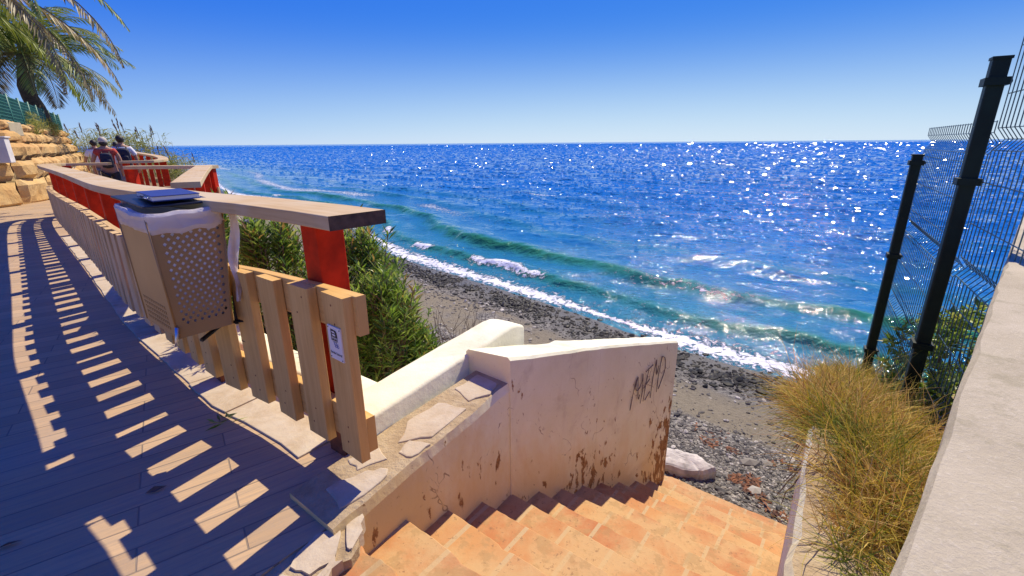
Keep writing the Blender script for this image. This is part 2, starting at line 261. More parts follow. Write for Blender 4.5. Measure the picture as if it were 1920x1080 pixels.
col = mix(nt, gm, sand, grav); wet = attr(nt, 'wet'); col = mix(nt, mth(nt, 'MULTIPLY', wet, 0.85), col, (0.035, 0.03, 0.026))
earth = attr(nt, 'earth'); col = mix(nt, earth, col, ramp(nt, n2, [(0.3, (0.12, 0.085, 0.04)), (0.7, (0.26, 0.19, 0.09))]))
lk(nt, col, b.inputs['Base Color']); lk(nt, mth(nt, 'SUBTRACT', 0.95, mth(nt, 'MULTIPLY', wet, 0.55)), b.inputs['Roughness'])
bump(nt, b, mth(nt, 'ADD', n2, mth(nt, 'MULTIPLY', mth(nt, 'SUBTRACT', 1.0, vo.outputs['Distance']), mth(nt, 'MULTIPLY', gm, .8))), 0.8, 0.04); M['beach'] = m
m, nt, b = newmat('pebble'); r = attr(nt, 'rnd'); col = ramp(nt, r, [(0, (0.045, 0.04, 0.034)), (0.6, (0.15, 0.13, 0.10)), (0.85, (0.28, 0.245, 0.18)), (1.0, (0.54, 0.49, 0.40))])
lk(nt, col, b.inputs['Base Color']); b.inputs['Roughness'].default_value = 0.7; M['pebble'] = m
m, nt, b = newmat('wet_stone'); r = attr(nt, 'rnd'); col = ramp(nt, r, [(0, (0.006, 0.006, 0.006)), (1.0, (0.03, 0.026, 0.022))])
lk(nt, col, b.inputs['Base Color']); b.inputs['Roughness'].default_value = 0.55; b.inputs['Specular IOR Level'].default_value = 0.2; M['wet_stone'] = m
m, nt, b = newmat('seaweed'); r = attr(nt, 'rnd'); col = ramp(nt, r, [(0, (0.07, 0.025, 0.01)), (1.0, (0.28, 0.10, 0.03))])
lk(nt, col, b.inputs['Base Color']); b.inputs['Roughness'].default_value = 0.8; M['seaweed'] = m

# sea
m, nt, b = newmat('sea_water'); g = coords(nt, 'Object', 1)
foam = attr(nt, 'foam'); sh = attr(nt, 'shallow'); gr = attr(nt, 'green'); far = attr(nt, 'far')
nA = noise(nt, g, 0.12, 4); col = mix(nt, nA, (0.003, 0.10, 0.37), (0.006, 0.15, 0.48))
col = mix(nt, sh, col, (0.03, 0.19, 0.25)); col = mix(nt, gr, col, (0.035, 0.22, 0.05))
fn = noise(nt, g, 5.5, 6, 0.72, 0.6); fm = sstep(nt, mth(nt, 'ADD', mth(nt, 'MULTIPLY', foam, 0.75), mth(nt, 'MULTIPLY', mth(nt, 'SUBTRACT', fn, 0.5), 2.1)), 0.36, 0.56); fm = mth(nt, 'MULTIPLY', fm, sstep(nt, foam, 0.02, 0.12))
col = mix(nt, fm, col, (0.78, 0.79, 0.80)); lk(nt, col, b.inputs['Base Color'])
lk(nt, mth(nt, 'ADD', mth(nt, 'ADD', 0.048, mth(nt, 'MULTIPLY', far, 0.08)), mth(nt, 'MULTIPLY', fm, 0.6)), b.inputs['Roughness']); b.inputs['IOR'].default_value = 1.33; b.inputs['Specular IOR Level'].default_value = 0.5
tcS = nt.nodes.new('ShaderNodeTexCoord'); mpS = nt.nodes.new('ShaderNodeMapping'); mpS.vector_type = 'POINT'
mpS.inputs['Rotation'].default_value = (0, 0, math.radians(45)); mpS.inputs['Scale'].default_value = (0.45, 1.0, 1.0); lk(nt, tcS.outputs['Object'], mpS.inputs[0])
w1 = noise(nt, mpS.outputs[0], 0.45, 8, 0.55, .15); w2 = noise(nt, coords(nt, 'Object', 1), 1.6, 6, 0.5, .1)
hh = mth(nt, 'ADD', mth(nt, 'MULTIPLY', w1, 0.46), mth(nt, 'MULTIPLY', w2, 0.17)); hh = mth(nt, 'ADD', hh, mth(nt, 'MULTIPLY', fm, 0.05)); w4 = noise(nt, mpS.outputs[0], 0.05, 7, 0.62, .2); hh = mth(nt, 'ADD', hh, mth(nt, 'MULTIPLY', mth(nt, 'MULTIPLY', w4, far), 4.0))
bump(nt, b, hh, 1.0, 1.0); M['sea'] = m
m, nt, b = newmat('sea_ripple'); col = mix(nt, attr(nt, 'shallow'), (0.006, 0.15, 0.50), (0.03, 0.20, 0.32)); lk(nt, col, b.inputs['Base Color'])
b.inputs['Roughness'].default_value = 0.07; b.inputs['IOR'].default_value = 1.33; M['ripple'] = m

# ------------------------------------------------------------------ mesh builder
class MB:
    def __init__(s): s.v = []; s.f = []; s.uv = []; s.mi = []; s.r = []
    def add(s, verts, faces, uvs=None, mi=0, r=None):
        o = len(s.v); s.v += [tuple(p) for p in verts]
        for i, f in enumerate(faces):
            s.f.append([o + k for k in f]); s.uv.append(uvs[i] if uvs else [(0, 0)] * len(f)); s.mi.append(mi); s.r.append(random.random() if r is None else r)
    def bar(s, p0, p1, side, up, mi=0, mi_end=None, off=None):
        p0, p1, side, up = Vector(p0), Vector(p1), Vector(side), Vector(up)
        c = [p + a * side + b_ * up for p in (p0, p1) for a, b_ in ((-1, -1), (1, -1), (1, 1), (-1, 1))]
        L = (p1 - p0).length; w_, t = side.length * 2, up.length * 2; o = random.random() * 9 if off is None else off; o2 = random.random() * 9
        F = []; UV = []; acc = 0
        for i in range(4):
            j = (i + 1) % 4; ww = w_ if i % 2 == 0 else t
            F.append([i, j, 4 + j, 4 + i]); UV.append([(o, o2 + acc), (o, o2 + acc + ww), (o + L, o2 + acc + ww), (o + L, o2 + acc)]); acc += ww
        s.add(c, F, UV, mi)
        me = mi if mi_end is None else mi_end
        s.add(c, [[3, 2, 1, 0], [4, 5, 6, 7]], [[(o, o2), (o + .02, o2), (o + .02, o2 + .05), (o, o2 + .05)]] * 2, me)
    def tube(s, pts, rad, n=6, mi=0, cap=True):
        pts = [Vector(p) for p in pts]; rs = rad if isinstance(rad, (list, tuple)) else [rad] * len(pts); V = []
        t0 = (pts[1] - pts[0]).normalized(); a = t0.orthogonal().normalized()
        for i, p in enumerate(pts):
            t = (pts[min(i + 1, len(pts) - 1)] - pts[max(i - 1, 0)]).normalized(); a = (a - t * a.dot(t)).normalized(); b_ = t.cross(a)
            for k in range(n):
                th = 2 * math.pi * k / n; V.append(p + rs[i] * (math.cos(th) * a + math.sin(th) * b_))
        F = [[i * n + k, i * n + (k + 1) % n, (i + 1) * n + (k + 1) % n, (i + 1) * n + k] for i in range(len(pts) - 1) for k in range(n)]
        if cap: F += [list(range(n))[::-1], [(len(pts) - 1) * n + k for k in range(n)]]
        s.add(V, F, None, mi)
    def prism(s, poly, z0, z1, mi=0):           # poly: list of (x,y); z1 scalar or list
        n = len(poly); z1s = z1 if isinstance(z1, (list, tuple)) else [z1] * n; z0s = z0 if isinstance(z0, (list, tuple)) else [z0] * n
        V = [(x, y, z0s[i]) for i, (x, y) in enumerate(poly)] + [(x, y, z1s[i]) for i, (x, y) in enumerate(poly)]
        F = [list(range(n))[::-1], [n + i for i in range(n)]] + [[i, (i + 1) % n, n + (i + 1) % n, n + i] for i in range(n)]
        s.add(V, F, None, mi)
    def mesh(s, name, mats, smooth=False, rnd=False):
        me = bpy.data.meshes.new(name); me.from_pydata(s.v, [], s.f)
        uvl = me.uv_layers.new(name='UVMap'); uvl.data.foreach_set('uv', np.array([c for f in s.uv for p in f for c in p], dtype=np.float32))
        for mt in (mats if isinstance(mats, list) else [mats]): me.materials.append(mt)
        me.polygons.foreach_set('material_index', s.mi)
        if smooth: me.polygons.foreach_set('use_smooth', [True] * len(s.f))
        if rnd:
            a = me.attributes.new('rnd', 'FLOAT', 'FACE'); a.data.foreach_set('value', np.array(s.r, dtype=np.float32))
        me.update(); return me
    def build(s, name, mats, parent=None, smooth=False, bevel=0, rnd=False, loc=None):
        base = parent_loc(parent) if loc is None else Vector(loc)
        if base.length > 0: s.v = [(x - base.x, y - base.y, z - base.z) for x, y, z in s.v]
        me = s.mesh(name, mats, smooth, rnd); o = bpy.data.objects.new(name, me); COL.objects.link(o)
        if parent is not None:
            o.parent = parent
            if loc is not None: o.location = base - parent_loc(parent)
        else: o.location = base
        if bevel:
            bv = o.modifiers.new('bevel', 'BEVEL'); bv.width = bevel; bv.segments = 2; bv.limit_method = 'ANGLE'; bv.angle_limit = math.radians(40)
        return o
def parent_loc(o):
    v = Vector((0, 0, 0))
    while o is not None: v = v + o.location; o = o.parent
    return v
def tag(o, label=None, cat=None, group=None, kind=None):
    if label: o['label'] = label
    if cat: o['category'] = cat
    if group: o['group'] = group
    if kind: o['kind'] = kind
    return o
def empty(name, loc, label, cat, group=None):
    o = bpy.data.objects.new(name, None); o.location = loc; o.empty_display_size = 0.1; COL.objects.link(o); return tag(o, label, cat, group)
def hsh(ix, iy, seed):
    h = (ix.astype(np.int64) * 374761393 + iy.astype(np.int64) * 668265263 + seed * 144665) & 0x7fffffff
    h = ((h ^ (h >> 13)) * 1274126177) & 0x7fffffff; return ((h ^ (h >> 16)) & 0xffff) / 65535.0
def vnoise(x, y, seed=0):
    x = np.asarray(x, float); y = np.asarray(y, float); ix = np.floor(x); iy = np.floor(y); fx = x - ix; fy = y - iy
    fx = fx * fx * (3 - 2 * fx); fy = fy * fy * (3 - 2 * fy)
    return (hsh(ix, iy, seed) * (1 - fx) * (1 - fy) + hsh(ix + 1, iy, seed) * fx * (1 - fy) + hsh(ix, iy + 1, seed) * (1 - fx) * fy + hsh(ix + 1, iy + 1, seed) * fx * fy)
def fbm(x, y, seed=0, oc=4):
    v = 0; a = .5; x = np.asarray(x, float); y = np.asarray(y, float)
    for i in range(oc): v = v + a * vnoise(x * 2 ** i + 17 * i, y * 2 ** i - 9 * i, seed + i); a *= .5
    return v

# ------------------------------------------------------------------ frames of reference on the ground
A0 = Vector((-0.584, 1.453)); D0 = Vector((0.611, 0.7916)).normalized(); N0 = Vector((D0.y, -D0.x))
def P(a, o, z=None):                                     # a: metres down the stairs, o: metres to the right of their left edge
    q = A0 + D0 * float(a) + N0 * float(o)
    return (q.x, q.y) if z is None else (q.x, q.y, z)
SHORE = np.array([(14, 1.2), (9.5, 4.9), (5.63, 8.12), (3.79, 9.77), (0.64, 13.3), (-4.7, 18.8), (-7.2, 22.8), (-10.6, 28.8), (-14.2, 34.4), (-20.2, 40.2), (-27.7, 46.0), (-33.2, 53.5), (-42.5, 67), (-52, 80), (-75, 108), (-160, 200), (-900, 900)])
SHORE = np.vstack([[(60, -40)], SHORE])
def shore_d(x, y):                                      # signed distance, + offshore ; and arc length
    x = np.asarray(x, float); y = np.asarray(y, float); best = np.full(x.shape, 1e9); sg = np.ones(x.shape); ss = np.zeros(x.shape); acc = 0
    for i in range(len(SHORE) - 1):
        p, q = SHORE[i], SHORE[i + 1]; d = q - p; L = np.hypot(*d); d = d / L
        t = np.clip((x - p[0]) * d[0] + (y - p[1]) * d[1], 0, L); px = x - (p[0] + t * d[0]); py = y - (p[1] + t * d[1]); dist = np.hypot(px, py)
        side = np.where(d[0] * py - d[1] * px < 0, 1.0, -1.0)
        u = dist < best; best = np.where(u, dist, best); sg = np.where(u, side, sg); ss = np.where(u, acc + t, ss); acc += L
    return best * sg, ss
SEA_Z = -3.0

# ------------------------------------------------------------------ sea
def grid_mesh(name, X, Y, Z, mat, attrs):
    ny, nx = X.shape; V = np.stack([X, Y, Z], -1).reshape(-1, 3).astype(np.float32)
    i = np.arange(ny * nx).reshape(ny, nx); Q = np.stack([i[:-1, :-1], i[:-1, 1:], i[1:, 1:], i[1:, :-1]], -1).reshape(-1, 4)
    me = bpy.data.meshes.new(name); me.vertices.add(len(V)); me.vertices.foreach_set('co', V.ravel())
    me.loops.add(Q.size); me.loops.foreach_set('vertex_index', Q.ravel().astype(np.int32)); me.polygons.add(len(Q))
    me.polygons.foreach_set('loop_start', np.arange(0, Q.size, 4, dtype=np.int32)); me.polygons.foreach_set('loop_total', np.full(len(Q), 4, dtype=np.int32))
    me.polygons.foreach_set('use_smooth', [True] * len(Q)); me.update(calc_edges=True); me.validate()
    for k, a in attrs.items():
        at = me.attributes.new(k, 'FLOAT', 'POINT'); at.data.foreach_set('value', a.astype(np.float32).ravel())
    me.materials.append(mat); o = bpy.data.objects.new(name, me); COL.objects.link(o); return o
az = np.radians(np.linspace(-66, 62, 760)); rr = np.concatenate([np.geomspace(6.5, 60, 620), np.geomspace(60.5, 45000, 260)])
AZ, RR = np.meshgrid(az, rr); X = RR * np.sin(AZ); Y = RR * np.cos(AZ)
d, s = shore_d(X, Y); Z = np.zeros_like(X); foam = np.zeros_like(X); green = np.zeros_like(X)
fade = np.clip((90 - RR) / 60, 0, 1)
wob = lambda k, f, sd: k * (fbm(s * f, s * 0 + sd, sd, 3) - .5)
def breaker(d0, wd, amp, wv, fo, gv, sd):
    global Z, foam, green
    am = np.clip((0.75 if d0 < 5 else 0.35) + (.7 if d0 < 5 else 1.5) * (vnoise(s * wv, s * 0 + sd, sd) - .2), 0.1, 1.25); c = d0 + wob(1.6, .25, sd) + wob(.5, 1.3, sd + 5)
    x = d - c; g = np.where(x < 0, np.exp(-(x / (wd * .55)) ** 2), np.exp(-(x / (wd * 1.3)) ** 2)); Z = Z + amp * am * g
    green = np.maximum(green, gv * np.clip(am, 0, 1) * np.exp(-((x + wd * .25) / (wd * .6)) ** 2))
    br = np.clip((vnoise(s * wv * 1.9 + 7, s * 0, sd + 3) - (1 - fo)) * 4, 0, 1)
    foam = np.maximum(foam, br * np.exp(-((x + wd * .15) / (wd * .7)) ** 2) * .95)
breaker(4.3, 0.66, 0.25, .16, .16, .85, 11); breaker(1.7, 0.46, 0.15, .22, .34, .65, 21); breaker(8.2, 0.9, 0.15, .10, .18, .35, 31); breaker(12.5, 1.1, 0.12, .08, .18, .2, 41); breaker(18.5, 1.5, 0.12, .07, .16, .1, 51); breaker(27, 1.8, 0.12, .06, .14, 0, 61)
Z = Z * np.clip((d + .2) / 1.2, 0, 1) * fade
nrm = np.array([0.70, 0.71]); al = X * nrm[0] + Y * nrm[1]; ac = -X * nrm[1] + Y * nrm[0]
sw = 0.0
for lam, a_, ang, sd in ((9, .045, .15, 1), (5.5, .035, -.25, 2), (3.1, .025, .35, 3), (1.9, .018, -.1, 4)):
    u = al * math.cos(ang) + ac * math.sin(ang); sw = sw + a_ * np.sin(2 * math.pi * u / lam + 6 * fbm(X / lam / 2.5, Y / lam / 2.5, sd, 2)) * np.clip((lam * 28 - RR) / (lam * 14), 0, 1) * (.4 + vnoise(ac / lam / 2, al / lam / 2, sd + 9))
Z = Z + sw * np.clip(d / 6, 0.08, 1)
Z = Z + 0.10 * (fbm(X * 1.3, Y * 1.3, 70, 3) - .44) * np.clip(d / 3, .1, 1) * np.clip((30 - RR) / 15, 0, 1)
def ridged(lam, sd):
    wx = 1.2 * lam * (fbm(X / lam / 3, Y / lam / 3, sd + 7, 2) - .45); u = (al + wx) / lam; v = ac / lam / 2.8; n_ = vnoise(u, v + .37 * np.floor(u), sd); n_ = 1 - np.abs(2 * vnoise(u, v, sd) - 1); return n_ * n_
for lam, k_, sd in ((4.2, .028, 201), (2.3, .042, 211), (1.25, .055, 221), (.7, .055, 231)):
    Z = Z + k_ * lam * ridged(lam, sd) * np.clip((lam * 34 - RR) / (lam * 12), 0, 1) * np.clip(d / 2.5, .10, 1)
sw_edge = .22 + .75 * vnoise(s * .35, s * 0, 81)
foam = np.maximum(foam, np.clip(1 - np.abs(d - .35) / sw_edge, 0, 1) * .98); foam = np.maximum(foam, .30 * np.clip(1 - (d - .5) / 2.2, 0, 1) * (d > 0))
# surf rows on the far shore at the left, and scattered white caps
rows = np.clip(np.sin(d * 0.95 + 3 * vnoise(s * .05, d * .05, 5)) * 1.4 - .7, 0, 1) * np.clip((vnoise(s * .16, d * .25, 8) - .34) * 5, 0, 1) * np.clip((RR - 24) / 10, 0, 1) * np.clip(1.3 - d / 14, 0, 1)
foam = np.maximum(foam, rows)
caps = np.clip((vnoise(ac * .30, al * 1.1, 91) - .93) * 14, 0, 1) * (d > 6) * np.clip((160 - RR) / 100, 0, 1); foam = np.maximum(foam, caps * .8)
shal = np.clip(np.exp(-np.maximum(d, 0) / 9.0), 0, 1); Z = SEA_Z + Z - np.where(d < -.6, (-.6 - d) * .02, 0)
sea = grid_mesh('sea', X, Y, Z, M['sea'], dict(foam=foam, shallow=shal, green=green, far=np.clip(RR / 300, 0, 1))); tag(sea, kind='structure')

# small steep ripples riding on the water: each a low ridge with its own slope, so that some catch the sun
NR = 95000; Rr = 13 * (1600 / 13) ** (rng.random(NR) ** .85); Ar = np.radians(rng.uniform(-48, 64, NR)); rx_, ry_ = Rr * np.sin(Ar), Rr * np.cos(Ar); dd_, _ = shore_d(rx_, ry_)
k = (dd_ > 6.5) & (rng.random(NR) < np.clip((dd_ - 6) / 16, .05, 1)); Rr, rx_, ry_, dd_ = Rr[k], rx_[k], ry_[k], dd_[k]; NR = len(Rr)
ia = np.clip(np.searchsorted(rr, Rr), 0, len(rr) - 1); ja = np.clip(np.searchsorted(az, np.arctan2(rx_, ry_)), 0, len(az) - 1); rz_ = Z[ia, ja]
hh_ = np.minimum(.008 + .00052 * Rr, .42) * rng.uniform(.45, 1.3, NR); Lh = hh_ * rng.uniform(2.5, 6.5, NR); sf = rng.normal(.33, .13, NR).clip(.10, .8); sb = rng.uniform(.15, .4, NR); th_ = math.radians(135) + rng.normal(0, .42, NR)
cx_, cy_ = np.cos(th_), np.sin(th_); nx_, ny_ = -cy_, cx_                     # crest direction and the side turned to the shore
sgn = np.where(nx_ * -.7 + ny_ * -.71 > 0, 1, -1); nx_, ny_ = nx_ * sgn, ny_ * sgn
V = np.zeros((NR, 6, 3)); wf, wb = hh_ / sf, hh_ / sb
for q, (al_, of_, up_) in enumerate(((-1, wf, -.25), (1, wf, -.25), (1, -wb, -.25), (-1, -wb, -.25), (-.55, 0, .8), (.55, 0, .8))):
    V[:, q, 0] = rx_ + cx_ * Lh * al_ + nx_ * of_; V[:, q, 1] = ry_ + cy_ * Lh * al_ + ny_ * of_; V[:, q, 2] = rz_ + hh_ * up_
o_ = (np.arange(NR) * 6)[:, None]; Fq = (np.array([[0, 1, 5, 4], [2, 3, 4, 5]])[None] + o_[:, :, None]).reshape(-1, 4); Ft = (np.array([[1, 2, 5], [3, 0, 4]])[None] + o_[:, :, None]).reshape(-1, 3)
me = bpy.data.meshes.new('water'); me.from_pydata(V.reshape(-1, 3).tolist(), [], Fq.tolist() + Ft.tolist()); me.materials.append(M['ripple'])
at = me.attributes.new('shallow', 'FLOAT', 'POINT'); at.data.foreach_set('value', np.repeat(np.exp(-dd_ / 9.0), 6).astype(np.float32)); me.update()
ob = bpy.data.objects.new('water', me); COL.objects.link(ob); tag(ob, kind='structure')

# ------------------------------------------------------------------ terrain (beach, bank)
def terrain(x, y):
    x = np.asarray(x, float); y = np.asarray(y, float); d, s = shore_d(x, y); di = -d
    z = SEA_Z + .14 * di
    bank = np.clip((di - 6.2) / 2.6, 0, 1); bank = bank * bank * (3 - 2 * bank); z = np.where(di > 0, np.minimum(z, SEA_Z + .14 * 6.2) + bank * 1.95 * np.clip(1.0, 0, 1), z)
    a = (x - A0.x) * D0.x + (y - A0.y) * D0.y; o = (x - A0.x) * N0.x + (y - A0.y) * N0.y
    z = np.where((o > -.75) & (o < 1.42), np.minimum(z, np.where(a < 3.80, -.45 - .56 * np.clip(a, 0, 4.2), 9)), z)   # stair cutting
    rb = np.clip((4.35 - a) / .35, 0, 1); zr = np.clip(.66 - .30 * a, -.6, .22); z = np.where(o >= 1.42, np.where(rb > 0, np.maximum(z, z * (1 - rb) + rb * zr), z), z)
    z = np.where((o <= -.75) & (o > -2.0) & (a > 2.2), np.minimum(z, -2.25 + .5 * np.clip(3.4 - a, 0, 2)), z)
    n = .10 * (fbm(x * .7, y * .7, 3, 4) - .47) + .05 * (fbm(x * 3, y * 3, 4, 3) - .44)
    return z + n * np.clip((di + .5) / 2, .15, 1)
def tens(segs): return np.concatenate([np.arange(a, b, h) for a, b, h in segs])
xs = tens([(-140, -50, 4), (-50, -14, .8), (-14, 9, .13), (9, 30, .7)]); ys = tens([(-12, 0, .8), (0, 24, .13), (24, 60, .7), (60, 190, 3)])
X, Y = np.meshgrid(xs, ys); Z = terrain(X, Y); d, s = shore_d(X, Y); di = -d
a = (X - A0.x) * D0.x + (Y - A0.y) * D0.y; o = (X - A0.x) * N0.x + (Y - A0.y) * N0.y
wet = np.clip(1 - (di - 1.0) / 1.3 + .8 * (fbm(X * .6, Y * .6, 6, 3) - .45), 0, 1); grav = np.clip(1.25 - np.abs(a - 4.9) / 1.2, 0, 1) * (o < 3); grav = np.maximum(grav, np.clip(.75 - np.abs(di - 1.5) / 1.6, 0, 1))
grav = np.maximum(grav, .42 * np.clip((3.5 - o - 4) / 4, 0, 1))
earth = np.clip((di - 6.4) / .8, 0, 1); earth = np.where(o > -.8, np.where((o > 1.4) & (a < 4.3), 1, 0), earth)
beach = grid_mesh('beach', X, Y, Z, M['beach'], dict(wet=wet, gravel=grav, earth=earth)); tag(beach, kind='structure')

# stones: countless
def ico(sub=1):
    bm = bmesh.new(); bmesh.ops.create_icosphere(bm, subdivisions=sub, radius=1); V = np.array([v.co[:] for v in bm.verts]); F = np.array([[v.index for v in f.verts] for f in bm.faces]); bm.free(); return V, F
IV, IF = ico(2); IV1, IF1 = ico(1)
def stones(name, pts, sizes, mat, flat=.55, lo=False):
    Vb, Fb = (IV1, IF1) if lo else (IV, IF); n = len(pts); nv = len(Vb)
    VV = np.zeros((n, nv, 3)); 
    for k in range(n):
        sx = sizes[k] * rng.uniform(.8, 1.4); sy = sizes[k] * rng.uniform(.6, 1.0); sz = sizes[k] * flat * rng.uniform(.7, 1.3); th = rng.uniform(0, 6.28)
        v = Vb * (1 + .22 * np.sin(Vb @ rng.normal(0, 2.2, (3, 3)) + rng.uniform(0, 6, 3)).mean(1, keepdims=True)); v = v * (sx, sy, sz); c, s_ = math.cos(th), math.sin(th)
        VV[k, :, 0] = v[:, 0] * c - v[:, 1] * s_ + pts[k][0]; VV[k, :, 1] = v[:, 0] * s_ + v[:, 1] * c + pts[k][1]; VV[k, :, 2] = v[:, 2] + pts[k][2] + sz * .25
    FF = (Fb[None] + (np.arange(n) * nv)[:, None, None]).reshape(-1, 3)
    me = bpy.data.meshes.new(name); me.vertices.add(n * nv); me.vertices.foreach_set('co', VV.astype(np.float32).ravel()); me.loops.add(FF.size); me.loops.foreach_set('vertex_index', FF.ravel().astype(np.int32))
    me.polygons.add(len(FF)); me.polygons.foreach_set('loop_start', np.arange(0, FF.size, 3, dtype=np.int32)); me.polygons.foreach_set('loop_total', np.full(len(FF), 3, dtype=np.int32))
    me.polygons.foreach_set('use_smooth', [not lo] * len(FF)); me.update(calc_edges=True)
    at = me.attributes.new('rnd', 'FLOAT', 'POINT'); at.data.foreach_set('value', np.repeat(rng.random(n), nv).astype(np.float32))
    me.materials.append(mat); ob = bpy.data.objects.new(name, me); COL.objects.link(ob); return tag(ob, kind='stuff')
def scatter(n, fn, box):
    out = []
    while len(out) < n:
        q = rng.uniform((box[0], box[2]), (box[1], box[3]), (4000, 2)); k = fn(q[:, 0], q[:, 1]) > rng.random(4000); out += list(map(tuple, q[k]))
    out = np.array(out[:n]); return np.column_stack([out, terrain(out[:, 0], out[:, 1])])
def f_wet(x, y):
    d, s = shore_d(x, y); return np.exp(-((-d - 1.0) / .55) ** 2) * (.3 + .7 * (fbm(x * .8, y * .8, 9, 2) > .36))
p = scatter(5200, f_wet, (-6, 9, 5, 20)); stones('wet_shingle', p, rng.gamma(2.0, .012, len(p)) + .012, M['wet_stone'], .5, True)['label'] = 'band of wet black shingle along the water edge'
def f_mid(x, y):
    d, s = shore_d(x, y); o_ = (x - A0.x) * N0.x + (y - A0.y) * N0.y
    return np.clip((-d - 1.2) / .5, 0, 1) * np.clip((5.9 + d) / .5, 0, 1) * (.25 + .75 * (fbm(x * .5, y * .5, 12, 3) > .45))
p = scatter(4600, f_mid, (-6, 9, 3.5, 20)); stones('beach_stones', p, rng.gamma(2.0, .009, len(p)) + .009, M['pebble'], .5, True)['label'] = 'scattered grey beach stones on the dark sand'
def f_gr(x, y):
    a_ = (x - A0.x) * D0.x + (y - A0.y) * D0.y; o_ = (x - A0.x) * N0.x + (y - A0.y) * N0.y
    return np.exp(-((a_ - 4.75) / .75) ** 2) * (o_ < 2.4) * (o_ > -1.5) * (a_ > 3.85)
p = scatter(9500, f_gr, (.5, 5, 3, 7.5)); stones('gravel', p, rng.gamma(2.0, .0045, len(p)) + .007, M['pebble'], .6, True)['label'] = 'grey gravel below the foot of the stairs'
mb = MB()
def f_sw(x, y):
    a_ = (x - A0.x) * D0.x + (y - A0.y) * D0.y; o_ = (x - A0.x) * N0.x + (y - A0.y) * N0.y
    return (np.exp(-((a_ - 4.45) / .35) ** 2) + .4 * np.exp(-((a_ - 5.1) / .3) ** 2)) * (o_ < 1.5) * (a_ > 3.95) * (fbm(x * 2.2, y * 2.2, 33, 3) > .47)
for q in scatter(1500, f_sw, (.5, 4, 3, 7)):
    th = random.uniform(0, 6.28); l = random.uniform(.015, .05); u = Vector((math.cos(th), math.sin(th), random.uniform(-.1, .3))) * l; v_ = Vector((-math.sin(th), math.cos(th), random.uniform(-.2, .2))) * l * .35; c = Vector(q) + Vector((0, 0, random.uniform(.012, .035)))
    mb.add([c - u, c + v_, c + u + Vector((0, 0, -.01)), c - v_], [[0, 1, 2, 3]])
tag(mb.build('seaweed', M['seaweed'], rnd=True), 'reddish brown dried seaweed strewn over the gravel', kind='stuff')

# ------------------------------------------------------------------ fence path (front face of the pickets, ground plan)
FP = [(-0.56, 1.615), (-0.738, 1.775), (-1.018, 1.985), (-1.247, 2.157), (-1.462, 2.297), (-1.807, 2.519), (-2.263, 2.907), (-3.273, 3.755), (-4.106, 4.542), (-5.379, 5.755), (-6.98, 7.257), (-8.79, 8.97), (-9.75, 9.95), (-10.12, 10.5), (-10.05, 10.95), (-9.35, 11.25)]
def catmull(pts, n=8):
    pts = [Vector(p) for p in pts]; out = []
    for i in range(len(pts) - 1):
        p0 = pts[max(i - 1, 0)]; p1 = pts[i]; p2 = pts[i + 1]; p3 = pts[min(i + 2, len(pts) - 1)]
        for k in range(n):
            t = k / n; out.append(.5 * ((2 * p1) + (p2 - p0) * t + (2 * p0 - 5 * p1 + 4 * p2 - p3) * t * t + (3 * p1 - p0 - 3 * p2 + p3) * t ** 3))
    out.append(pts[-1]); return out
class Path:
    def __init__(s, pts): s.p = pts; s.L = [0]; [s.L.append(s.L[-1] + (pts[i + 1] - pts[i]).length) for i in range(len(pts) - 1)]
    def at(s, l):
        l = max(0, min(l, s.L[-1] - 1e-6)); i = max(k for k in range(len(s.L) - 1) if s.L[k] <= l); t = (l - s.L[i]) / (s.L[i + 1] - s.L[i]); tg = (s.p[i + 1] - s.p[i]).normalized(); return s.p[i].lerp(s.p[i + 1], t), tg
FPATH = Path(catmull(FP)); LT = FPATH.L[-1]
def fpt(l, off, z):                                      # off > 0: towards the sea
    p, t = FPATH.at(l); n = Vector((-t.y, t.x)); n = n if n.dot(Vector((.61, .79))) > 0 or l > LT * .8 else -n
    n = Vector((t.y, -t.x)); return Vector((p.x + n.x * off, p.y + n.y * off, z)), t, n
def ztop(l): return float(np.interp(l, [0, 1.0, 3.2, 6, 9.8, 14], [.93, .90, .83, .80, .72, .68]))
def zrail(l): return float(np.interp(l, [0, 1.5, 3, 8, 14], [1.20, 1.188, 1.16, 1.135, 1.08]))
fence = empty('timber_fence', fpt(0.2, .07, 0)[0], 'timber picket fence with red posts and broad handrail curving along the walkway', 'fence')
# the seaward normal sign
assert True
def sweep(path_fn, ls, half_w, half_t, mb, mi=0, mi_end=None):
    V = []; UV = []; n = len(ls); o2 = random.random() * 5
    for l in ls:
        c, nn, up = path_fn(l)
        V += [c - nn * half_w - up * half_t, c + nn * half_w - up * half_t, c + nn * half_w + up * half_t, c - nn * half_w + up * half_t]
    acc = [0, 2 * half_w, 2 * half_w + 2 * half_t, 4 * half_w + 2 * half_t, 4 * half_w + 4 * half_t]; F = []; U = []
    for i in range(n - 1):
        for k in range(4):
            j = (k + 1) % 4; F.append([i * 4 + k, i * 4 + j, i * 4 + 4 + j, i * 4 + 4 + k]); U.append([(ls[i], o2 + acc[k]), (ls[i], o2 + acc[k + 1]), (ls[i + 1], o2 + acc[k + 1]), (ls[i + 1], o2 + acc[k])])
    mb.add(V, F, U, mi); e = mi if mi_end is None else mi_end
    mb.add(V[:4], [[3, 2, 1, 0]], None, e); mb.add(V[-4:], [[0, 1, 2, 3]], None, e)
Z3 = Vector((0, 0, 1))
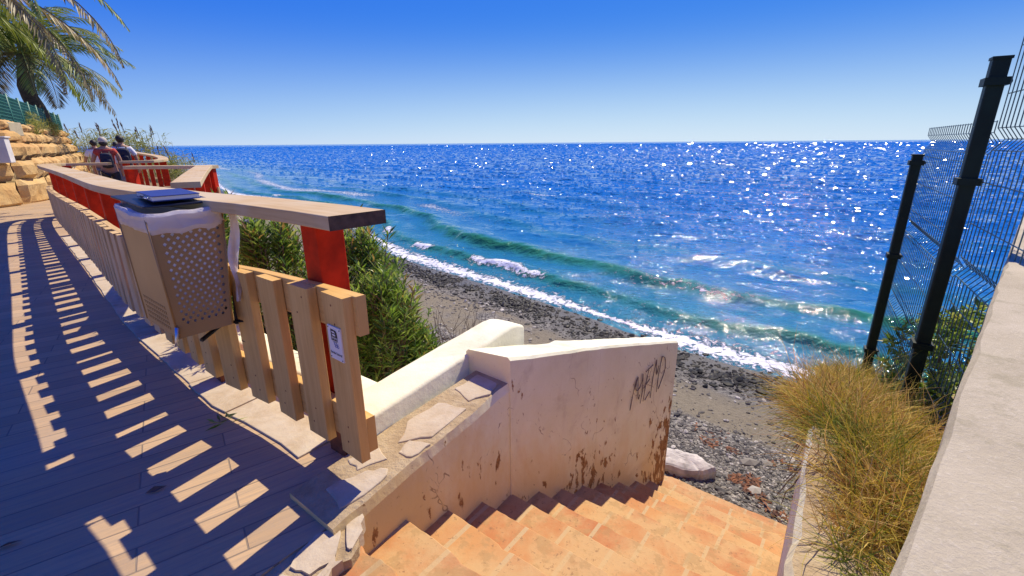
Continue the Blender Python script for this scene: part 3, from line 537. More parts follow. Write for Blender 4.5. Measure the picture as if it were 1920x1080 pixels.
# pickets : the nearest six are where the photo shows them, the rest follow at 0.27 m
PK = [0.22]; 
while PK[-1] < LT - .25: PK.append(PK[-1] + (.272 if PK[-1] < 2 else .262) + random.uniform(-.012, .012))
for i, l in enumerate(PK[:60]):
    c, t, n = fpt(l, .0225, 0); t3 = Vector((t.x, t.y, 0)); n3 = Vector((n.x, n.y, 0)); mb = MB(); zb = .165 + random.uniform(-.008, .008)
    hw = .079 if l < 2.5 else .075
    mb.bar((c.x, c.y, zb), (c.x + random.uniform(-.004, .004), c.y, ztop(l) + random.uniform(-.006, .006)), t3 * hw, n3 * .0225)
    pk = mb.build('picket', M['wood_new'] if l < 2.6 else M['wood_old'], fence, bevel=.004)
    if l < 2.0:
        for zz in (.235, .315, ztop(l) - .045, ztop(l) - .125):
            q = c - n3 * .0222 + t3 * random.uniform(-.03, .03) + Vector((0, 0, zz)); mb = MB(); mb.tube([q + n3 * .002, q - n3 * .0012], .0048, 8); mb.build('screw', M['rust'], pk)
def pathf(off, zf): 
    def g(l):
        c, t, n = fpt(l, off, zf(l)); return c, Vector((n.x, n.y, 0)), Z3
    return g
for zf, nm in ((lambda l: .275, 'bottom'), (lambda l: ztop(l) - .085, 'top')):
    for l0, l1 in ((.0 if nm == 'top' else .03, 2.6), (2.6, 6.0), (6.0, LT)):
        mb = MB(); ls = list(np.linspace(l0 + .12 if l0 < .1 else l0 + .002, l1, max(6, int((l1 - l0) / .25)))); sweep(pathf(.045 + .0235, zf), ls, .0225, .085, mb)
        mb.build('rail', M['wood_new'] if l0 < 2 else M['wood_old'], fence, bevel=.004)
# posts, each with a rusty foot
for l in [0.50, 1.85, 3.2, 4.55, 5.9, 7.2, 8.5, 9.8, 11.1, 12.4, 13.6, 14.6]:
    if l > LT - .1: continue
    if l > 1: l = min(PK, key=lambda q: abs(q - l)) - .03
    c, t, n = fpt(l, .165, 0); t3 = Vector((t.x, t.y, 0)); n3 = Vector((n.x, n.y, 0)); mb = MB()
    mb.bar((c.x, c.y, .02), (c.x, c.y, zrail(l)), t3 * .062, n3 * .068); po = mb.build('post', M['red'], fence, bevel=.006)
    mb = MB(); mb.bar((c.x, c.y, -.1), (c.x, c.y, .13), t3 * .066, n3 * .072); mb.build('post_shoe', M['rust'], po, bevel=.004)
# handrail boards
for l0, l1 in ((.10, 2.15), (2.155, 5.2), (5.205, 9.0), (9.005, LT)):
    def hp(l):
        if l < 0:
            c, t, n = fpt(0.0, .085, zrail(0) + .028); return c + Vector((t.x, t.y, 0)) * l, Vector((n.x, n.y, 0)), Z3
        c, t, n = fpt(l, .085, zrail(l) + .028); return c, Vector((n.x, n.y, 0)), Z3
    mb = MB(); sweep(hp, list(np.linspace(l0, l1, max(5, int((l1 - l0) / .22)))), .118, .027, mb, 0, 1); mb.build('handrail', [M['wood_rail'], M['end_grain']], fence, bevel=.005)

# ------------------------------------------------------------------ walkway, kerb strip, apron
def poly_sheet(name, pts, z, mat, thick=.12):
    bm = bmesh.new(); vs = [bm.verts.new((x, y, z)) for x, y in pts]; f = bm.faces.new(vs); bmesh.ops.recalc_face_normals(bm, faces=[f])
    if f.normal.z < 0: f.normal_flip()
    r = bmesh.ops.extrude_face_region(bm, geom=[f]); bmesh.ops.translate(bm, verts=[v for v in r['geom'] if isinstance(v, bmesh.types.BMVert)], vec=(0, 0, -thick))
    bmesh.ops.recalc_face_normals(bm, faces=bm.faces[:]); bmesh.ops.triangulate(bm, faces=[f for f in bm.faces if len(f.verts) > 4])
    me = bpy.data.meshes.new(name); bm.to_mesh(me); bm.free(); me.materials.append(mat); ob = bpy.data.objects.new(name, me); COL.objects.link(ob); return ob
fp_edge = [fpt(l, .30, 0)[0].to_2d() for l in np.linspace(.3, LT, 60)]
edge = [(-.72, 1.60), (-.80, 1.47), (-.86, 1.40), (-.93, 1.30), (-.99, 1.22), (-.98, 1.12), (-.90, 1.05), (-.86, .9), (-.8, .6), (-.75, -.2), (-.7, -3)]
walk = [(-.62, 1.72), (-.66, 1.66)] + edge + [(-30, -3), (-30, 12), (-34, 40), (-28, 40), (-23, 27), (-18.6, 22), (-14.5, 17.6), (-10.6, 13.6), (-9.0, 12.0)]
walk = walk + [tuple(q) for q in fp_edge[::-1]]
tag(poly_sheet('walkway', walk, 0.0, M['deck']), kind='structure')
bay = [tuple(fpt(l, .30, 0)[0].to_2d()) for l in np.linspace(3.2, 11.0, 14)] + [(-6.9, 8.75), (-5.2, 8.75), (-2.9, 4.4)]
tag(poly_sheet('viewing_platform', bay, -.006, M['deck']), kind='structure')
apron = [(-.55, 1.80), P(.04, -.14), P(.01, -.06), P(-.03, -.01), P(-.08, .015), P(-.16, -.02), P(-.23, .015), P(-.31, -.02), P(-.45, .02), P(-.7, .0), P(-1.1, .03), P(-1.7, .0), (-2.2, .4), (-1.6, 1.0), (-1.15, 1.5), (-1.0, 1.9)]
tag(poly_sheet('apron', apron, -.008, M['mortar'], .3), kind='structure')
# flagstones pressed into apron and wall top
def flag(mb, pts, z, zt=0.010, jit=.012):
    out = []                                             # subdivide and roughen the outline
    for k in range(len(pts)):
        p_, q_ = Vector(pts[k]), Vector(pts[(k + 1) % len(pts)])
        for t in (0, .35, .7): w_ = p_.lerp(q_, t); out.append((w_.x + random.uniform(-jit, jit), w_.y + random.uniform(-jit, jit)))
    zf = z if callable(z) else (lambda x, y: z)
    mb.prism(out, [zf(x, y) - .06 for x, y in out], [zf(x, y) + zt + random.uniform(-.0015, .0015) for x, y in out])
mb = MB()
for pl in ([(-.84, 1.35), (-.75, 1.30), (-.68, 1.40), (-.72, 1.54), (-.79, 1.48)], [(-.70, 1.57), (-.66, 1.43), (-.63, 1.42), (-.615, 1.50), (-.64, 1.60)],
           [(-.92, 1.20), (-.84, 1.13), (-.76, 1.20), (-.74, 1.26), (-.84, 1.31)], [(-.73, 1.28), (-.70, 1.27), (-.655, 1.36), (-.68, 1.38)]):
    flag(mb, pl, -.008, .010)
tag(mb.build('paving_stone', M['flag'], bevel=.006), kind='structure')
# pale slabs under the pickets
mb = MB(); l = .62
while l < 9.5:
    ln = random.uniform(.5, .75); pts = []
    for q in np.linspace(l, l + ln - .012, 5): pts.append(tuple(fpt(q, -.05 + random.uniform(-.006, .006), 0)[0].to_2d()))
    for q in np.linspace(l + ln - .012, l, 5): pts.append(tuple(fpt(q, .295, 0)[0].to_2d()))
    mb.prism(pts, -.05, .008 + random.uniform(0, .004)); l += ln
tag(mb.build('kerb', M['flag'], bevel=.004), kind='structure')

# ------------------------------------------------------------------ staircase
stairs = empty('tiled_staircase', P(2, .6, -1.1), 'worn terracotta tiled staircase descending between two plastered walls to the beach', 'staircase')
RISE, TREAD, NS = .1654, .2957, 13
for k in range(NS + 1):
    z = -.05 - RISE * k; a0 = (TREAD * (k - 1) if k else -1.6); a1 = TREAD * k; oL = -.33; oR = 1.40
    n = 61; mb = MB(); V = []; U = []; us = np.linspace(oL, oR, n); sag = [.004 * math.sin(7 * u + k) - .003 * random.random() for u in us]; fr = [.008 * math.sin(4.1 * u + 2 * k) + random.uniform(-.002, .002) - (.020 * max(0, vnoise(u * 9 + 31 * k, k, 77) - .72) / .28) for u in us]
    prof = [(a0 - .02, 0.0), (a1 + .006, 0), (a1 + .012, -.012), (a1 + .010, -.036), (a1 - .012, -.040), (a1 - .012, -.40), (a0 - .02, -.40)]
    for i, u in enumerate(us):
        for (aa, zz) in prof: V.append(P(aa + (fr[i] if aa > a0 else 0), u, z + zz + (sag[i] if zz > -.05 else 0)))
    m_ = len(prof); F = []; UV = []; ph = random.uniform(0, 40)
    for i in range(n - 1):
        for j in range(m_):
            j2 = (j + 1) % m_; F.append([i * m_ + j, (i + 1) * m_ + j, (i + 1) * m_ + j2, i * m_ + j2]); va = (prof[j][0] - a0) + (-prof[j][1]) * .2; vb = (prof[j2][0] - a0) + (-prof[j2][1]) * .2
            off = ph; UV.append([(us[i] + off, .2 + va * .5), (us[i + 1] + off, .2 + va * .5), (us[i + 1] + off, .2 + vb * .5), (us[i] + off, .2 + vb * .5)])
    F += [list(range(m_)), [(n - 1) * m_ + q for q in range(m_)][::-1]]; UV += [[(0.1, .5)] * m_] * 2
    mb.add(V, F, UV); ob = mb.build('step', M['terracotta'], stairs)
    for poly in ob.data.polygons: pass
    bv = ob.modifiers.new('bevel', 'BEVEL'); bv.width = .004; bv.segments = 2

# ------------------------------------------------------------------ stair wall (left): plinth with stone top, white coping, cracked face
def stairz(a): return -.05 - .56 * max(a, 0)
wall = empty('stair_wall', P(1.2, -.3, -.7), 'white plastered stair wall with rust stained face and black scribbled graffiti', 'wall')
FACE = [(-.06, -.12), (.33, -.15), (.75, -.175), (1.18, -.20), (1.75, -.165), (2.25, -.13), (2.9, -.035), (3.57, .07)]
def face_o(a): return float(np.interp(a, [p[0] for p in FACE], [p[1] for p in FACE]))
ZPL = lambda a: .025 + .085 * (a + .06) / 1.24                 # plinth top
ZWT = lambda a: .275 - .276 * (a - 1.18) if a < 2.25 else -.02 - .280 * (a - 2.25)
# lower plinth body with eroded edge
mb = MB(); aa = np.linspace(-.06, 1.18, 140); zs = []
V = []; UV = []
for i, q in enumerate(aa):
    o_ = face_o(q); er = .016 * (fbm(q * 5, 3, 5, 4) - .47); zt = ZPL(q) + .018 * (fbm(q * 6, 0, 8, 4) - .47); zb = -.9 - .56 * max(q, 0)
    V += [P(q, o_ + er * .4, zb), P(q, o_ + er, zt - .05), P(q, o_ - .012 + er * 1.6, zt), P(q, -.47, ZPL(q) + .004), P(q, -.47, zb)]
F = []; U = []
for i in range(139):
    for j in range(4):
        F.append([i * 5 + j, i * 5 + 5 + j, i * 5 + 6 + j, i * 5 + 1 + j])
        def uvp(ii, jj): 
            q = aa[ii]; z_ = V[ii * 5 + jj][2]; return (q, z_ - stairz(q))
        U.append([uvp(i, j), uvp(i + 1, j), uvp(i + 1, j + 1), uvp(i, j + 1)])
mb.add(V, [f for k, f in enumerate(F) if k % 4 != 2], [u for k, u in enumerate(U) if k % 4 != 2], 0); mb.add(V, [f for k, f in enumerate(F) if k % 4 == 2], None, 1)
mb.add(V[:5], [[0, 1, 2, 3, 4]], [[(-.05, .1)] * 5], 0); mb.add(V[-5:], [[4, 3, 2, 1, 0]], None, 0)
mb.build('plinth', [M['plaster_stained'], M['mortar']], wall)
mb = MB()
def zplane(x, y):
    q = (Vector((x, y)) - A0).dot(D0); return ZPL(q)
for pl in ([(.02, -.20), (.16, -.17), (.30, -.22), (.22, -.30), (.05, -.36)], [(.20, -.34), (.33, -.28), (.36, -.42), (.22, -.43)], [(.40, -.19), (.52, -.19), (.47, -.30), (.38, -.27)],
           [(.44, -.33), (.56, -.22), (.84, -.24), (.80, -.41), (.58, -.43)], [(.90, -.27), (1.02, -.22), (1.14, -.26), (1.15, -.42), (.95, -.43)]):
    flag(mb, [P(*q) for q in pl], zplane, .008, .009)
mb.build('coping_stone', M['flag'], wall, bevel=.006)
# white upper block
mb = MB(); aa = list(np.linspace(1.18, 2.245, 16)) + list(np.linspace(2.255, 3.57, 20))
def out_o(a): return float(np.interp(a, [1.18, 1.7, 2.25, 3.57], [-.55, -.50, -.39, -.155]))
V = []
for i, q in enumerate(aa):
    o_ = face_o(q) + (.006 if q < 2.25 else 0); w1 = .010 * (vnoise(q * 5, 3, 15) - .5) + .006 * (vnoise(q * 19, 3, 16) - .5); zt = ZWT(q) + w1; zo = zt - .03 * (1 if q < 2 else .3)
    if q < 1.3: zo = zt - .035
    zb = -.8 - .56 * q
    V += [P(q, o_ + w1 * .6, zb), P(q, o_ + w1 * .6, zt - .018), P(q, o_ - .016, zt), P(q, out_o(q) + .02, zo), P(q, out_o(q), zo - .02), P(q, out_o(q), zb)]
F = []; U = []
for i in range(len(aa) - 1):
    for j in range(5):
        F.append([i * 6 + j, i * 6 + 6 + j, i * 6 + 7 + j, i * 6 + 1 + j])
        def uvp(ii, jj): return (aa[ii], V[ii * 6 + jj][2] - stairz(aa[ii]))
        U.append([uvp(i, j), uvp(i + 1, j), uvp(i + 1, j + 1), uvp(i, j + 1)])
k0 = [k for k in range(len(F)) if k % 5 == 0]; k1 = [k for k in range(len(F)) if k % 5 != 0]
mb.add(V, [F[k] for k in k0], [U[k] for k in k0], 0); mb.add(V, [F[k] for k in k1], None, 1)
mb.add(V[:6], [[0, 1, 2, 3, 4, 5]], None, 1); mb.add(V[-6:], [[5, 4, 3, 2, 1, 0]], [[(3.57, .1 + .15 * k) for k in range(6)]], 0)
mb.build('coping_block', [M['plaster_stained'], M['plaster']], wall, smooth=False)
# graffiti strokes on the seaward panel of the face
p0, p1 = Vector(P(2.25, -.13)), Vector(P(3.57, .07)); gd = (p1 - p0).normalized(); gn = Vector((gd.y, -gd.x))
def GP(u, z): q = p0 + gd * u + gn * .0105; return Vector((q.x, q.y, z))
mb = MB()
S = [[(.49, -.80), (.53, -.62), (.585, -.50), (.60, -.62), (.62, -.74), (.64, -.70)], [(.585, -.50), (.56, -.60), (.60, -.64), (.66, -.58), (.67, -.50), (.68, -.68), (.66, -.80)], [(.71, -.80), (.74, -.60), (.77, -.50)], [(.70, -.66), (.80, -.60)], [(.74, -.80), (.82, -.74)],
     [(.84, -.82), (.86, -.60), (.90, -.44)], [(.90, -.44), (.92, -.60), (.95, -.52)], [(.95, -.80), (.965, -.60), (1.0, -.44)], [(1.0, -.44), (1.06, -.48), (1.08, -.60), (1.02, -.72), (.98, -.78)], [(.72, -.50), (.84, -.47)]]
for st in S:
    pts = catmull([(*q, 0) for q in st], 5); pts = [GP(q.x, q.y) for q in pts]
    mb.tube(pts, [.0048 * random.uniform(.6, 1.2) for _ in pts], 4)
mb.build('graffiti', M['graffiti'], wall)
mb = MB(); pts = [GP(.55 + .22 * t - .9, -.74 + .03 * math.sin(9 * t)) for t in np.linspace(0, 1, 8)]

# low white planter wall: one leg towards the sea, one behind the fence
pw = empty('planter_wall', (-.55, 2.3, 0), 'low white rounded planter wall bending at a corner behind the last picket', 'wall')
def capwall(mb, pts, hw, z, zb, hts=.05):
    n = len(pts); V = []; K = 9
    for i, (x, y) in enumerate(pts):
        t = Vector(pts[min(i + 1, n - 1)]) - Vector(pts[max(i - 1, 0)]); t.normalize(); nn = Vector((t.y, -t.x)); zz = z[i]; w1 = .006 * (vnoise(x * 6, y * 6, 3) - .5)
        pr = [(hw, zb), (hw + .004 * vnoise(x * 9, y * 9, 4), zz - .020), (hw - .006, zz - .006), (hw - .022, zz), (0, zz + .004 * vnoise(x * 5, y * 5, 7)), (-hw + .022, zz), (-hw + .006, zz - .006), (-hw, zz - .02), (-hw, zb)]
        V += [(x + nn.x * o_, y + nn.y * o_, q + (w1 if q > zb else 0)) for o_, q in pr]
    F = [[i * K + j, i * K + K + j, i * K + K + 1 + j, i * K + 1 + j] for i in range(n - 1) for j in range(K - 1)]
    mb.add(V, F); mb.add(V[:K], [list(range(K))]); mb.add(V[-K:], [list(range(K))[::-1]])
c1 = Vector((-.87, 2.06)); e1 = Vector((-.02, 3.34)); pts = [c1.lerp(e1, t) for t in np.linspace(0, 1, 18)]
z1 = [.175 + .055 * t for t in np.linspace(0, 1, 18)]; z1[-1] -= .05; z1[-2] -= .012
mb = MB(); capwall(mb, [tuple(q) for q in pts], .128, z1, -1.6); mb.build('seaward_leg', M['plaster'], pw, smooth=True)
pts = [tuple(fpt(l, .40, 0)[0].to_2d()) for l in np.linspace(.62, 3.4, 22)]
mb = MB(); capwall(mb, pts, .10, [.168] * 22, -.8); mb.build('fence_leg', M['plaster'], pw, smooth=True)

# right-hand stair wall
rw = MB(); V = []; aa = list(np.linspace(-.2, 3.92, 70))
for q in aa:
    z_ = -.45 + .30 * (3.9 - q); z_ = min(z_, .30) + .02 * (vnoise(q * 4, 2, 9) - .5); er = .12 * (fbm(q * 3.2, 3, 52, 4) - .42); z_ += .05 * (fbm(q * 3.1, 6, 53, 4) - .47); V += [P(q, 1.352 - .0238 * (q + .79) + .010 * vnoise(q * 3, 0, 2), -.9 - .56 * max(q, 0)), P(q, 1.352 - .0238 * (q + .79) + .010 * vnoise(q * 3, 0, 2) + max(0, er) * .6, z_ - .03 - max(0, er) * .4), P(q, 1.372 - .0238 * (q + .79) + max(0, er), z_), P(q, 1.60, z_), P(q, 1.62, -2.8)]
F = [[i * 5 + j, i * 5 + 5 + j, i * 5 + 6 + j, i * 5 + 1 + j] for i in range(len(aa) - 1) for j in range(4)]
U = [[(aa[i], V[i * 5 + j][2] - stairz(aa[i])), (aa[i + 1], V[i * 5 + 5 + j][2] - stairz(aa[i + 1])), (aa[i + 1], V[i * 5 + 6 + j][2] - stairz(aa[i + 1])), (aa[i], V[i * 5 + 1 + j][2] - stairz(aa[i]))] for i in range(len(aa) - 1) for j in range(4)]
rw.add(V, [f for k, f in enumerate(F) if k % 4 != 2], [u for k, u in enumerate(U) if k % 4 != 2]); rw.add(V, [f for k, f in enumerate(F) if k % 4 == 2], None, 1); rw.add(V[-5:], [[4, 3, 2, 1, 0]], [[(1.0, .6)] * 5]); tag(rw.build('side_wall', [M['plaster_stained'], M['mortar']], loc=P(2, 1.35, -.6)), 'flaking pale plaster wall under the dry grass at the right of the stairs', 'wall')

# near concrete parapet at the right
pd = Vector((.743, .669)).normalized(); pn = Vector((pd.y, -pd.x)); e0 = Vector((.407, .385)); mb = MB(); V = []; ts = np.linspace(-1.6, 6.4, 90)
for t in ts:
    q = e0 + pd * t; er = .005 * (vnoise(t * 14, 0, 4) - .5) + .003 * (vnoise(t * 3, 0, 5) - .5); z_ = 1.05 + .003 * (vnoise(t * 9, 3, 6) - .5)
    V += [(q.x + pn.x * er, q.y + pn.y * er, -1.6), (q.x + pn.x * er, q.y + pn.y * er, z_ - .02), (q.x + pn.x * (.003 + .010 * vnoise(t * 11, 1, 3) + er), q.y + pn.y * (.003 + .010 * vnoise(t * 11, 1, 3) + er), z_), (q.x + pn.x * .62, q.y + pn.y * .62, z_ + .005), (q.x + pn.x * .64, q.y + pn.y * .64, z_ - .02), (q.x + pn.x * .64, q.y + pn.y * .64, -1.6)]
mb.add(V, [[i * 6 + j, i * 6 + 6 + j, i * 6 + 7 + j, i * 6 + 1 + j] for i in range(89) for j in range(5)]); mb.add(V[:6], [[0, 1, 2, 3, 4, 5]]); mb.add(V[-6:], [[5, 4, 3, 2, 1, 0]])
tag(mb.build('concrete_parapet', M['concrete'], loc=(e0.x, e0.y, 0)), 'broad rough grey concrete parapet in the right foreground', 'parapet')

# broken concrete slab on the beach
mb = MB(); poly = [(1.80, 4.62), (2.02, 4.52), (2.30, 4.47), (2.50, 4.55), (2.40, 4.64), (2.36, 4.80), (2.22, 4.90), (2.05, 4.98), (1.86, 5.02), (1.74, 4.88)]
cen = Vector((2.1, 4.75)); ring_ = []
for k in range(60):
    t = k / 6; i_ = int(t); p_ = Vector(poly[i_ % 10]).lerp(Vector(poly[(i_ + 1) % 10]), t - i_); ring_.append(p_ + (p_ - cen) * .16 * (vnoise(k * .9, 1, 3) - .5))
V = []
for f, zz in ((1.02, -2.34), (1.03, -2.20), (.97, -2.15), (.86, -2.135), (.6, -2.12), (.3, -2.12)):
    for k, p_ in enumerate(ring_): q = cen + Vector((-.05, 0)) + (p_ - cen) * f * .84; V.append((q.x, q.y, zz - .02 + (.07 * (fbm(q.x * 7, q.y * 7, 5, 4) - .45) if zz > -2.3 else 0)))
mb.add(V, [[r_ * 60 + k, r_ * 60 + (k + 1) % 60, (r_ + 1) * 60 + (k + 1) % 60, (r_ + 1) * 60 + k] for r_ in range(5) for k in range(60)] + [[300 + k for k in range(60)]])
ob = tag(mb.build('concrete_slab', M['slab'], loc=(2.1, 4.8, -2.2)), 'broken pale concrete slab lying on the gravel at the foot of the stairs', 'slab')

# ------------------------------------------------------------------ litter bin hanging on the walkway side of the fence
bin_ = empty('litter_bin', (-1.75, 2.2, .6), 'brown perforated metal litter bin with a white bag hung on the picket fence', 'bin')
TT = [Vector(p) for p in ((-1.638, 2.075, 1.195), (-1.425, 2.30, 1.205), (-1.85, 2.59, 1.215), (-2.02, 2.385, 1.205))]
BB = [Vector(p) for p in ((-1.622, 2.085, .600), (-1.425, 2.205, .63), (-1.84, 2.53, .60), (-2.000, 2.385, .592))]
def bl(i, j, u, v): return (BB[i].lerp(BB[j], u)).lerp(TT[i].lerp(TT[j], u), v)
def binpanel(i, j, nu, nv, holes):
    mb = MB(); n = (BB[j] - BB[i]).cross(Vector((0, 0, 1))).normalized()
    for a_ in range(nu):
        for b_ in range(nv):
            u0, u1, v0, v1 = a_ / nu, (a_ + 1) / nu, b_ / nv, (b_ + 1) / nv; c = [bl(i, j, u0, v0), bl(i, j, u1, v0), bl(i, j, u1, v1), bl(i, j, u0, v1)]
            if holes(a_, b_):
                k = .46; um, vm, du, dv = (u0 + u1) / 2, (v0 + v1) / 2, (u1 - u0) * k, (v1 - v0) * k
                dd = [bl(i, j, um, vm - dv), bl(i, j, um + du, vm), bl(i, j, um, vm + dv), bl(i, j, um - du, vm)]
                mb.add(c + dd, [[0, 1, 5, 4], [1, 2, 6, 5], [2, 3, 7, 6], [3, 0, 4, 7]])
            else: mb.add(c, [[0, 1, 2, 3]])
    return mb
hole = lambda a_, b_: 2 <= a_ <= 14 and 3 <= b_ <= 25 and (a_ + b_) % 2 == 0
binpanel(0, 1, 16, 29, hole).build('perforated_side', M['bin'], bin_)
binpanel(3, 0, 1, 1, lambda a_, b_: False).build('front', M['bin'], bin_)
binpanel(2, 3, 1, 1, lambda a_, b_: False).build('far_side', M['bin'], bin_); binpanel(1, 2, 16, 29, hole).build('back', M['bin'], bin_)
mb = MB(); mb.add(BB, [[0, 1, 2, 3]]); mb.build('base', M['bin'], bin_)
for i in range(4):
    mb = MB(); mb.tube([BB[i] + (TT[i] - BB[i]) * .01, TT[i]], .0045, 10); mb.build('corner', M['bin'], bin_, smooth=True)
mb = MB()                                                # raised letters-like pressed bars at the foot of the front
for r_ in range(5):
    for c_ in range(12):
        u = .12 + .06 * c_; v = .06 + .045 * r_; p = bl(3, 0, u, v); q = bl(3, 0, u + .035, v); nn = (BB[0] - BB[3]).cross(Vector((0, 0, 1))).normalized()
        mb.bar(p + nn * .001, q + nn * .001, nn * .0016, (TT[0] - BB[0]).normalized() * .007)
mb.build('pressed_pattern', M['bin'], bin_)
# bag: folded over the rim, with an inner lining whose opaque white stands in for light through the holes
def ring(off, v, wob=0.0, n=56, dz=0.0, seed=0):
    cen = sum((bl(i, (i + 1) % 4, 0, v) for i in range(4)), Vector()) / 4; out = []
    for k in range(n):
        t = 4 * k / n; i = int(t) % 4; u = t - int(t); p = bl(i, (i + 1) % 4, u, v); dcor = min(u, 1 - u); r_ = (p - cen); r_.z = 0
        rr_ = 1 - .06 * max(0, 1 - dcor / .12); q = cen + (p - cen) * rr_; w1 = vnoise(k * .55, v * 9, seed) - .5; w2 = vnoise(k * 1.7, v * 14, seed + 3) - .5
        q = q + r_.normalized() * (off + wob * (w1 * 1.2 + w2 * .7)); q.z += dz + wob * (vnoise(k * .35, 3, seed + 9) - .5) * 2.2; out.append(q)
    return out
mb = MB(); rings = [ring(.012, .865, .012, dz=0, seed=4), ring(.020, .90, .008, seed=4), ring(.018, .955, .008, seed=5), ring(.022, 1.0, .006, seed=6), ring(.012, 1.022, .006, seed=6), ring(-.010, 1.02, .004, seed=7), ring(-.006, .9, .002, seed=8), ring(-.005, .6, .002, seed=8), ring(-.008, .22, .003, seed=8), ring(-.024, .10, .003, seed=9)]
n = 56; V = [p for r_ in rings for p in r_]
for a_ in range(len(rings) - 1): mb.add(V[a_ * n:(a_ + 2) * n], [[k, (k + 1) % n, n + (k + 1) % n, n + k] for k in range(n)], None, 0 if a_ < 5 else 1)
mb.add(rings[-1], [list(range(n))], None, 1); mb.build('bag', [M['bag'], M['lining']], bin_, smooth=True)
# loose bag tail hanging down the right rear corner
mb = MB(); V = []; tl = np.linspace(0, 1, 18)
for t in tl:
    c = TT[1].lerp(BB[1] + Vector((.02, 0, .12)), float(t)); wv = .018 * math.sin(9 * t) + .035 + .015 * math.sin(4 * t + 1)
    for q in (-1, -.4, .4, 1): V.append(c + Vector((.018 + wv * .4, .01, .0)) + Vector((.50, .62, 0)) * .030 * q * (1 - .55 * t) + Vector((.01 * math.sin(5 * q + 7 * t), 0, 0)))
mb.add(V, [[i * 4 + j, i * 4 + 4 + j, i * 4 + 5 + j, i * 4 + 1 + j] for i in range(17) for j in range(3)]); mb.build('bag_tail', M['bag'], bin_, smooth=True)
mb = MB(); mb.bar((-1.57, 2.16, .56), (-1.545, 2.33, .595), (.012, -.006, 0), (0, 0, .006)); mb.bar((-1.45, 2.30, .60), (-1.43, 2.335, 1.0), (.018, .01, 0), (-.008, .014, 0)); mb.bar((-1.43, 2.285, .50), (-1.41, 2.30, .92), (.016, -.01, 0), (.004, .006, 0)); mb.bar((-1.66, 2.26, .59), (-1.40, 2.27, .625), (0, .004, .004), (.0, .012, .0))
mb.build('bracket', M['black'], bin_, bevel=.002)
mb = MB(); mb.tube([(-1.61, 2.073, .665), (-1.622, 2.068, .60), (-1.625, 2.065, .575)], [.009, .008, .008], 8); mb.build('latch', M['metal'], bin_, smooth=True)
lidp = [(-2.115, 2.485, 1.240), (-1.665, 2.110, 1.228), (-1.46, 2.325, 1.232), (-1.92, 2.74, 1.244)]
mb = MB(); mb.add(lidp + [(x, y, z + .010) for x, y, z in lidp], [[3, 2, 1, 0], [4, 5, 6, 7], [0, 1, 5, 4], [1, 2, 6, 5], [2, 3, 7, 6], [3, 0, 4, 7]]); mb.build('lid', M['lid'], bin_, bevel=.003)

# notebook on the lid, pen clipped on its edge
nb = empty('notebook', (-1.72, 2.30, 1.262), 'closed blue notebook with a pale page block lying on the dark bin lid', 'notebook')
q4 = [(-1.905, 2.395), (-1.635, 2.140), (-1.515, 2.295), (-1.785, 2.555)]
cz = Vector((sum(x for x, y in q4) / 4, sum(y for x, y in q4) / 4))
def slabq(name, f, z0, z1, mat):
    mb = MB(); mb.prism([tuple(cz + (Vector(q) - cz) * f) for q in q4], z0, z1); return mb.build(name, mat, nb, bevel=.0015)
slabq('cover', 1.0, 1.2545, 1.258, M['book']); slabq('page_block', .975, 1.2582, 1.276, M['paper']); slabq('cover', 1.0, 1.2762, 1.280, M['book'])
pe0, pe1 = Vector((*q4[0], 1.268)), Vector((*q4[1], 1.268)); oe = Vector((-.006, -.006, 0))
pen = empty('pen', pe0.lerp(pe1, .6) + oe, 'black and silver pen tucked along the notebook edge', 'pen')
mb = MB(); mb.tube([pe0.lerp(pe1, .45) + oe, pe0.lerp(pe1, .70) + oe], .0045, 8); mb.build('barrel', M['black'], pen, smooth=True)
mb = MB(); mb.tube([pe0.lerp(pe1, .705) + oe, pe0.lerp(pe1, .86) + oe], .0048, 8); mb.tube([pe0.lerp(pe1, .72) + oe * 1.9, pe0.lerp(pe1, .84) + oe * 1.9], .002, 6); mb.build('cap', M['metal'], pen, smooth=True)

# ------------------------------------------------------------------ enamel sign on the last picket
c0, t0, n0 = fpt(PK[0], -.0035, 0); tx = Vector((-t0.x, -t0.y, 0)); nv = Vector((-n0.x, -n0.y, 0))          # tx: to the right as seen from the walkway
SW, SH = .098, .150; so = Vector((c0.x, c0.y, .715)) - tx * .004
sign = empty('trail_sign', so, 'small white trail sign with a dark sailing emblem screwed to the last picket', 'sign')
def SP(x, y, d=0.0): return so + tx * x + Vector((0, 0, y)) + nv * d
mb = MB(); mb.bar(SP(-SW / 2, 0), SP(SW / 2, 0), nv * .003, Vector((0, 0, SH / 2))); mb.build('plate', M['sign'], sign, bevel=.001)
def flatpoly(mb, pts, d=.0036, th=.0006):
    mb.add([SP(x, y, d) for x, y in pts] + [SP(x, y, d + th) for x, y in pts], [list(range(len(pts))), [len(pts) + i for i in range(len(pts))]] + [[i, (i + 1) % len(pts), len(pts) + (i + 1) % len(pts), len(pts) + i] for i in range(len(pts))])
mb = MB(); flatpoly(mb, [(-.024, .062), (.012, .060), (.020, .052), (.022, .034), (.020, .012), (.012, .006), (-.018, .008), (-.025, .014)]); em = mb.build('emblem', M['ink'], sign)
mb = MB()
flatpoly(mb, [(-.022, .052), (-.002, .055), (.010, .048), (-.008, .047)], .0044); flatpoly(mb, [(-.016, .041), (.004, .043), (.012, .037), (.002, .034), (-.014, .036)], .0044)
for k in range(7): x = -.019 + .006 * k; flatpoly(mb, [(x, .027 + .004 * (k % 2)), (x + .0025, .029), (x + .004, .022), (x + .001, .018 + .003 * (k % 3))], .0044)
for k in range(5): x = -.018 + .0075 * k; flatpoly(mb, [(x, .012), (x + .0035, .0155), (x + .0055, .011), (x + .002, .009)], .0044)
mb.build('emblem_detail', M['sign'], sign)
mb = MB()
